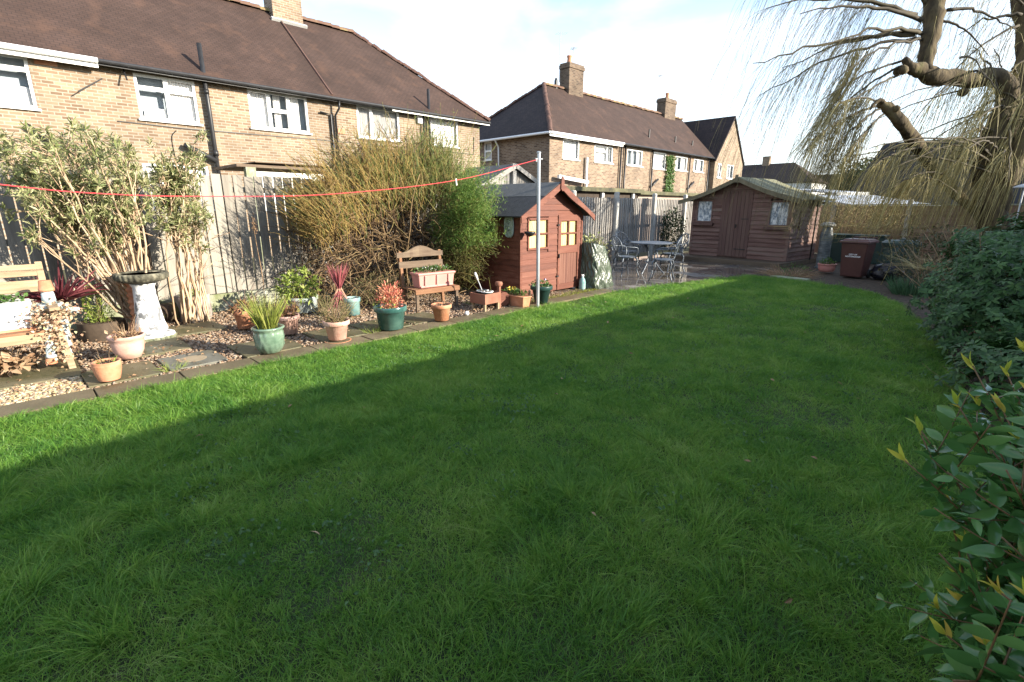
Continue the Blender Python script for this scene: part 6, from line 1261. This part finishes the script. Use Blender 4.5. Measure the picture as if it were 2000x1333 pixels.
S_ = np.stack([x, y, np.maximum(z - .25, .02)], 1); K = 8; D0 = rdir(n, .25); D1 = unit(D0 + rng.normal(size=(n, 3)) * 1.0 - A(0, 0, .45)); l = .28 + .4 * rng.random((n, 1, 1)); t = np.linspace(0, 1, K)[None, :, None]
P = S_[:, None] + l * (D0[:, None] * t + (D1 - D0)[:, None] * t ** 2 * .6) + rng.normal(size=(n, K, 3)) * .008
P[:, :, 2] = np.clip(P[:, :, 2], .01, None); P[:, :, 0] = np.clip(P[:, :, 0], -.88, .95)
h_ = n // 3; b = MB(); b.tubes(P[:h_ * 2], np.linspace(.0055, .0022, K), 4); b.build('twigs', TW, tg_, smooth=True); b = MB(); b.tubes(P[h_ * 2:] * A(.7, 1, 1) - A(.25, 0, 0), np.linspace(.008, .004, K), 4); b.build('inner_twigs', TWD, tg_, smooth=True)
n = 3800; dn = rng.normal(size=(n, 3)) * A(.26, 0, 0) + np.stack([np.full(n, -.22), -1.75 + 2.6 * rng.random(n), np.zeros(n)], 1); dn[:, 2] = .05 + (env(dn[:, 1]) * .78) * rng.random(n)
b = MB(); b.leaves(dn, rdir(n, -.2), .07, .022); b.build('dead_foliage', mat('dull_brown_leaf', [(.035, .022, .014), (.075, .048, .028), (.13, .085, .05)], .9, 6, .3, .7), tg_)
n = 18; y0_ = -1.6 + 2.4 * rng.random(n); S_ = np.stack([.2 * rng.normal(size=n), y0_ * .5, np.zeros(n)], 1); E_ = np.stack([.45 * rng.normal(size=n) + .15, y0_ * 1.1, env(y0_) * (.5 + .4 * rng.random(n))], 1); t = np.linspace(0, 1, 10)[None, :, None]; M_ = (S_ + E_) / 2 + rng.normal(size=(n, 3)) * A(.2, .25, .15)
P = S_[:, None] * (1 - t) ** 2 + 2 * M_[:, None] * t * (1 - t) + E_[:, None] * t ** 2 + rng.normal(size=(n, 10, 3)) * .012; P[:, :, 0] = np.clip(P[:, :, 0], -.85, 1); P[:, :, 2] = np.clip(P[:, :, 2], 0, None); b = MB(); b.tubes(P, np.linspace(.014, .005, 10), 6); b.build('stem', TW, tg_, smooth=True)
# upright whips over the top
n = 5200; y = -1.9 + 2.9 * rng.random(n); hh = env(y) * (.80 + .40 * vnoise(y * 3 + 7, y * 0 + rng.normal(size=n) * .6, 1.0)); S_ = np.stack([.35 * rng.normal(size=n), y, hh * (.52 + .26 * rng.random(n))], 1); D0 = unit(np.stack([.42 * rng.normal(size=n), .30 * rng.normal(size=n) + (y + .3) * .14, np.ones(n)], 1)); l = (.24 + .34 * rng.random((n, 1, 1)) + .25 * (rng.random((n, 1, 1)) > .95)); P = S_[:, None] + D0[:, None] * l * t[:, ::1] + rng.normal(size=(n, 10, 3)) * .006 + np.stack([np.zeros(n), (y - .2) * .08, -.05 * np.ones(n)], 1)[:, None] * t ** 2
P[:, :, 0] = np.clip(P[:, :, 0], -.95, .95); gold = rng.random(n) < np.clip(.12 - .42 * y, .05, .75); b = MB(); b.tubes(P[~gold], np.linspace(.0042, .0018, 10), 4); b.build('green_whips', WHIP, tg_, smooth=True); b = MB(); b.tubes(P[gold], np.linspace(.0046, .002, 10), 4); b.build('golden_whips', mat('golden_brown_whip', [(.11, .065, .02), (.24, .15, .045), (.36, .25, .08), (.22, .19, .055)], .7, 6, .3, .7), tg_, smooth=True)
k = rng.integers(3, 10, (n, 5)); q = np.take_along_axis(P, k[:, :, None], 1).reshape(-1, 3); yy = np.repeat(y, 5); keep = rng.random(len(q)) < np.clip(.42 + .6 * yy, .08, 1); q = q[keep]; b = MB(); b.leaves(q, rdir(len(q), .9), .035, .007); b.build('foliage', BROOM, tg_)
# soft green mass on the playhouse side
n = 24000; nc_ = 60; cc = rdir(nc_) * (.35 + .65 * rng.random((nc_, 1)) ** .6) * A(.56, .28, .92); ci = rng.integers(0, nc_, n); q = cc[ci] + rng.normal(size=(n, 3)) * A(.13, .10, .12) + A(.74, .42, 1.16); q[:, 0] += .45 * (q[:, 2] - 1.0) + .10 * np.sin(ci * 2.1); q = q[(q[:, 2] > .05) & (q[:, 1] < .90 + 9 * (q[:, 2] > 2.0))]; low = q[:, 2] + .12 * rng.normal(size=len(q)) < .85
b = MB(); b.leaves(q[~low], rdir((~low).sum(), .5) + A(.2, .2, 0), .06, .009); b.build('soft_foliage', BROOM, tg_); b = MB(); b.leaves(q[low], rdir(low.sum(), .2), .05, .009); b.build('soft_foliage', mat('olive_brown_leaf', [(.06, .045, .02), (.13, .11, .035), (.20, .19, .06)], .6, 6, .3, .7, trans=.25), tg_)
n = 1000; S_ = rng.normal(size=(n, 3)) * A(.2, .12, .36) + A(.74, .38, 1.1); D0 = unit(rng.normal(size=(n, 3)) * A(.8, .45, .5) + A(.3, .0, .55)); t8 = np.linspace(0, 1, 6)[None, :, None]; P = S_[:, None] + D0[:, None] * t8 * (.25 + .3 * rng.random((n, 1, 1))) - A(0, 0, .12) * t8 ** 2; b = MB(); b.tubes(P, np.linspace(.003, .0015, 6), 4); b.build('side_whips', WHIP, tg_, smooth=True)
uw = thing('low_shrub', 'small olive wispy shrub behind the teal pots under the tangled shrub', 'shrub', (-6.75, 3.95, 0)); bush(uw, (0, 0, .28), (.3, .4, .26), 1500, .05, .007, HEATH, 40, up=.8)
for lab, x, y, s_ in (('tuft of bright grass beside the leg of the wooden seat', -5.9, 5.15, .12), ('tuft of bright grass on the slab below the big dark teal pot', -5.38, 3.02, .08), ('little tuft of weeds at the slab edge by the ribbed pot', -5.42, .95, .07)):
    r = thing('grass_tuft', lab, 'grass tuft', (x, y, .01)); straps(r, .0, s_, 90, .13, .004, LEAF_Y, 1.4, .7, 3, jit=.6)
n = 2600; q = np.stack([-5.36 + .10 * rng.normal(size=n), 5.7 + 2.0 * rng.random(n), .012 + .012 * rng.random(n)], 1); b = MB(); b.leaves(q, rdir(n, .8), .022, .008); tag(b.build('moss', mat('yellow_moss', [(.10, .12, .02), (.20, .22, .03), (.32, .30, .07)], .9, 8, .3, .7)), kind='stuff')

# ------------------------------------------------------------------ weeping willow
WB = at(1948, 470, 11.6); WB[2] = 0
wl_ = thing('weeping_willow', 'bare weeping willow with crooked pollarded limbs and long yellow twigs', 'tree', WB)
BARK = mat('willow_bark', [(.022, .016, .009), (.052, .038, .020), (.092, .068, .035), (.09, .08, .03)], .95, 6, .9, .1, bump=1.6, bscale=12, stretch=(1, 1, .35))
TWIG = mat('olive_willow_twig', [(.08, .064, .022), (.18, .148, .05), (.31, .255, .10), (.48, .41, .22)], .7, 5, .3, .7)
TWIG_T = mat('dark_willow_branch', [(.022, .017, .010), (.048, .037, .021), (.085, .068, .034)], .8, 5, .5, .5)
def limb(pts, rads, K=22): 
    p = smooth_path([at(*q) - WB for q in pts], K); r = np.interp(np.linspace(0, 1, K), np.linspace(0, 1, len(rads)), rads) * (1 + .07 * np.sin(np.arange(K) * 1.9 + rng.random() * 6) + .05 * rng.normal(size=K)); return p, r
tb_ = MB(); L1, r1 = limb([(1950, 548, 11.7), (1945, 470, 11.7), (1930, 380, 11.7), (1928, 300, 11.6), (1952, 235, 11.6), (1968, 195, 11.6), (1960, 162, 11.5), (1932, 150, 11.45), (1898, 158, 11.4), (1858, 150, 11.3), (1828, 152, 11.2), (1800, 138, 11.1), (1780, 134, 11.0), (1766, 114, 10.95)], [.36, .31, .27, .25, .22, .20, .21, .20, .165, .16, .19, .16, .12, .05], 56)
L2, r2 = limb([(1806, 140, 11.1), (1812, 95, 11.1), (1822, 50, 11.1), (1826, 0, 11.1), (1838, -60, 11.2), (1830, -130, 11.3)], [.15, .165, .18, .23, .15, .10])
L3, r3 = limb([(1950, 450, 11.9), (1895, 405, 12.3), (1835, 345, 12.0), (1792, 285, 11.2), (1760, 240, 10.5), (1735, 212, 10.4), (1722, 204, 10.35)], [.18, .11, .12, .14, .12, .12, .05])
L4, r4 = limb([(1955, 330, 11.7), (1990, 200, 11.9), (2005, 80, 12), (1995, 0, 12), (1985, -80, 12)], [.22, .2, .2, .2, .16])
L5, r5 = limb([(1940, 420, 11.7), (1985, 300, 11.3), (2040, 200, 11.0), (2080, 60, 10.8)], [.24, .2, .18, .14])
for p, r in ((L1, r1), (L2, r2), (L3, r3), (L4, r4), (L5, r5)): tb_.tubes(p, r, 12)
for i in (4, 12, 20, 27, 33, 39, 44, 49, 52): k = L1[i]; tb_.lathe([(.001, -.10), (.07, -.07), (.11, -.01), (.09, .06), (.001, .11)], 10, k + rng.normal(size=3) * .10, wob=.12, cap=False)
for i in (9, 13, 16, 19): tb_.lathe([(.001, -.07), (.06, -.04), (.07, .03), (.001, .08)], 9, L3[i] + rng.normal(size=3) * .06, wob=.12, cap=False)
tb_.tubes(smooth_path([at(*q) - WB for q in ((1728, 208, 10.38), (1720, 196, 10.3), (1708, 203, 10.3), (1700, 214, 10.3))], 9), np.linspace(.06, .02, 9), 8)
tb_.build('trunk', BARK, wl_, smooth=True)
W2 = lambda x, y, d: at(x, y, d) - WB
right_, near_ = A(_rt[0], _rt[1], 0), A(-_fw[0], -_fw[1], 0)
br, tw, twl = MB(), MB(), MB()
brp = []
def bough(o, end, sag, r0, K=14):
    o, end = A(*o), A(*end); mid = (o + end) / 2 + A(0, 0, sag); t = np.linspace(0, 1, K)[:, None]; C_ = o * (1 - t) ** 2 + 2 * mid * t * (1 - t) + end * t ** 2 + rng.normal(size=(K, 3)) * (.02 if r0 > .034 else .009); C_[0] = o; br.tubes(C_, np.linspace(r0, .008, K), 6); brp.append(C_); return C_
# long boughs sweeping to the left
for (x0, y0, x1, y1, d, s, r0) in ((1790, 30, 1495, 15, 10.9, .45, .05), (1800, 40, 1560, 28, 10.6, .4, .05), (1795, 62, 1530, 135, 11.2, .35, .045), (1800, 66, 1590, 100, 10.4, .45, .045), (1785, 68, 1470, 128, 10.8, .3, .05), (1790, 75, 1485, 190, 11.4, .5, .04), (1800, 78, 1640, 150, 10.3, .4, .035), (1770, 118, 1600, 200, 10.8, .25, .03), (1765, 128, 1620, 230, 11.2, .25, .03), (1770, 140, 1660, 200, 10.6, .1, .03),
                              (1722, 205, 1590, 270, 10.3, .2, .03), (1725, 208, 1620, 300, 10.6, .2, .03), (1720, 203, 1640, 200, 10.2, .2, .022), (1735, 215, 1650, 310, 10.1, .15, .025), (1815, 10, 1680, -40, 11, .5, .05), (1810, -10, 1560, -70, 10.8, .6, .05), (1830, 0, 1950, -30, 11.5, .4, .05), (1850, 20, 1985, 60, 11.3, .3, .04), (1835, 40, 1930, 110, 11.2, .3, .03), (1995, 30, 1870, 70, 11.8, .3, .04), (1990, 50, 1850, 150, 11.7, .3, .03), (1998, 10, 1900, -20, 11.9, .3, .03),
                              (1960, 195, 1890, 230, 11.2, .2, .03), (1955, 180, 2020, 250, 11.3, .3, .03), (1900, 152, 1830, 190, 11.0, .2, .025), (1880, 150, 1790, 230, 10.8, .25, .025), (1930, 150, 1900, 90, 11.6, .2, .02), (1960, 160, 1940, 95, 11.7, .2, .02), (1930, 300, 1850, 330, 10.9, .3, .03), (1925, 330, 1800, 320, 11.1, .35, .03), (1930, 280, 1990, 300, 11.2, .2, .03), (1870, 380, 1780, 350, 10.9, .3, .025), (1945, 260, 1870, 270, 10.9, .3, .03), (2010, 120, 1960, 160, 11.4, .3, .03), (2050, 150, 1990, 200, 10.9, .3, .03), (1800, 290, 1700, 330, 10.4, .25, .025), (1840, 340, 1740, 370, 10.6, .3, .025), (1700, -150, 1500, -60, 11, .5, .04), (1830, -90, 1720, -110, 11.2, .4, .04), (1830, -100, 1960, -90, 11.4, .4, .04)):
    bough(W2(x0, y0, 11.1 if x0 < 1860 else 11.5), W2(x1, y1, d), s, r0)
# hanging twigs
def hang(n, pick, lmin, lmax, r0, lean=.22, spread=.5, out_=None):
    K = 11; O = []; V0 = []
    for _ in range(n):
        C_ = brp[pick()]; i = rng.integers(4, len(C_)); O.append(C_[i] + (C_[i - 1] - C_[i]) * rng.random()); V0.append(unit(C_[i] - C_[i - 1]))
    O = np.array(O); V0 = np.array(V0); l = (lmin + (lmax - lmin) * rng.random((n, 1, 1))); t = np.linspace(0, 1, K)[None, :, None]
    side = V0 * .55 + rng.normal(size=(n, 3)) * spread * .45 - right_ * lean
    out = side[:, None] * (1 - (1 - t) ** 2.2) * .32 * l; down = -A(0, 0, 1) * (t ** 1.35) * l * .95 - right_ * (t ** 1.2) * l * .16
    P = O[:, None] + out + down + np.cumsum(rng.normal(size=(n, K, 3)) * A(.012, .012, .004), 1); P[:, 0] = O
    zb = P[:, -1, 2]; P[:, :, 2] = np.maximum(P[:, :, 2], .75 + .4 * rng.random((n, 1)))
    (out_ or tw).tubes(P, np.linspace(r0, r0 * .45, K), 3); return P
nb = len(brp)
lefts = list(range(0, 16)) + [37, 38]; rights = list(range(16, 37)) + [39]
brp.append(L1[8:30]); brp.append(L1[4:18]); brp.append(L2); brp.append(L4); brp.append(L5)
hang(900, lambda: lefts[rng.integers(len(lefts))], .7, 3.1, .0042, out_=twl)
hang(420, lambda: [10, 11, 12, 13, 35, 36][rng.integers(6)], .5, 1.7, .0044)
rb0 = len(brp)
for k in range(18):
    x0 = 1935 + 35 * rng.normal(); y0 = 110 + 170 * rng.random(); x1 = 1640 + 400 * rng.random(); bough(W2(x0, y0, 11.4), W2(x1, y0 + 20 + 120 * rng.random(), 9.7 + 2.2 * rng.random()), .15 + .35 * rng.random(), .018 + .014 * rng.random())
rights += list(range(rb0, len(brp)))
hang(640, lambda: rights[rng.integers(len(rights))], .8, 3.5, .0046, .25, .7)
hang(160, lambda: [22, 23, 28, 29, 30, 31, 32, 33, 34, 36, 39][rng.integers(11)], .8, 2.5, .0048, .28, .8)
hang(520, lambda: [nb, nb + 1, nb + 2, nb + 3, nb + 4][rng.integers(5)], .6, 3.0, .0052, .1, .6)
for (x0, y0, x1, y1, d, s, r0) in ((1940, 300, 1700, 290, 10.2, .5, .03), (1935, 320, 1760, 285, 9.9, .45, .03), (1940, 310, 1830, 275, 9.8, .4, .025), (1950, 300, 1890, 290, 9.7, .4, .025), (1955, 330, 1960, 300, 9.8, .4, .02), (1940, 340, 1640, 320, 10.4, .5, .025), (1900, 300, 1600, 325, 10.9, .45, .02)): bough(W2(x0, y0, 11.4), W2(x1, y1, d), s, r0)
new = list(range(len(brp) - 7, len(brp)))
hang(130, lambda: new[rng.integers(len(new))], .5, 1.9, .0048, .25, 1.0)
# rope like bundle of twigs
n = 55; K = 11; t = np.linspace(0, 1, K)[None, :, None]; o = W2(1680, 100, 10.9); m_ = W2(1640, 200, 10.9); e_ = W2(1555, 305, 10.9); P = o * (1 - t) ** 2 + 2 * m_ * t * (1 - t) + e_ * t ** 2 + rng.normal(size=(n, 1, 3)) * .10 * (1.2 - .6 * np.sin(t * 3.1)) + rng.normal(size=(n, K, 3)) * .015; tw.tubes(P, np.linspace(.006, .003, K), 3)
br.build('boughs', TWIG_T, wl_, smooth=True); tw.build('crown', TWIG, wl_); twl.build('crown', mat('sky_darkened_willow_twig', [(.035, .028, .014), (.075, .062, .026), (.13, .11, .045), (.22, .19, .08)], .7, 5, .3, .7), wl_)  # left twigs: same wood, coloured darker as it looks against bright sky
# bird feeder station in front of the willow
fb = at(1972, 480, 8.2); fs = thing('bird_feeder_pole', 'bird feeder pole with a hooked top and a domed metal rain guard by the willow', 'bird feeder', (fb[0], fb[1], 0)); top = at(1972, 366, 8.2)[2]
b = MB(); b.pipe([(0, 0, 0), (0, 0, top + .75)], .010, 8); q = np.linspace(math.pi, -.6, 14); b.tubes(np.stack([.13 * (np.cos(q) + 1) * right_[0], .13 * (np.cos(q) + 1) * right_[1], top + .75 + .13 * np.sin(q)], 1), .010, 6); b.build('pole', GREYP, fs, smooth=True)
b = MB(); b.lathe([(.14, top - .02), (.13, top + .0), (.06, top + .03), (.012, top + .045)], 24); b.build('rain_guard', GREYP, fs, smooth=True)
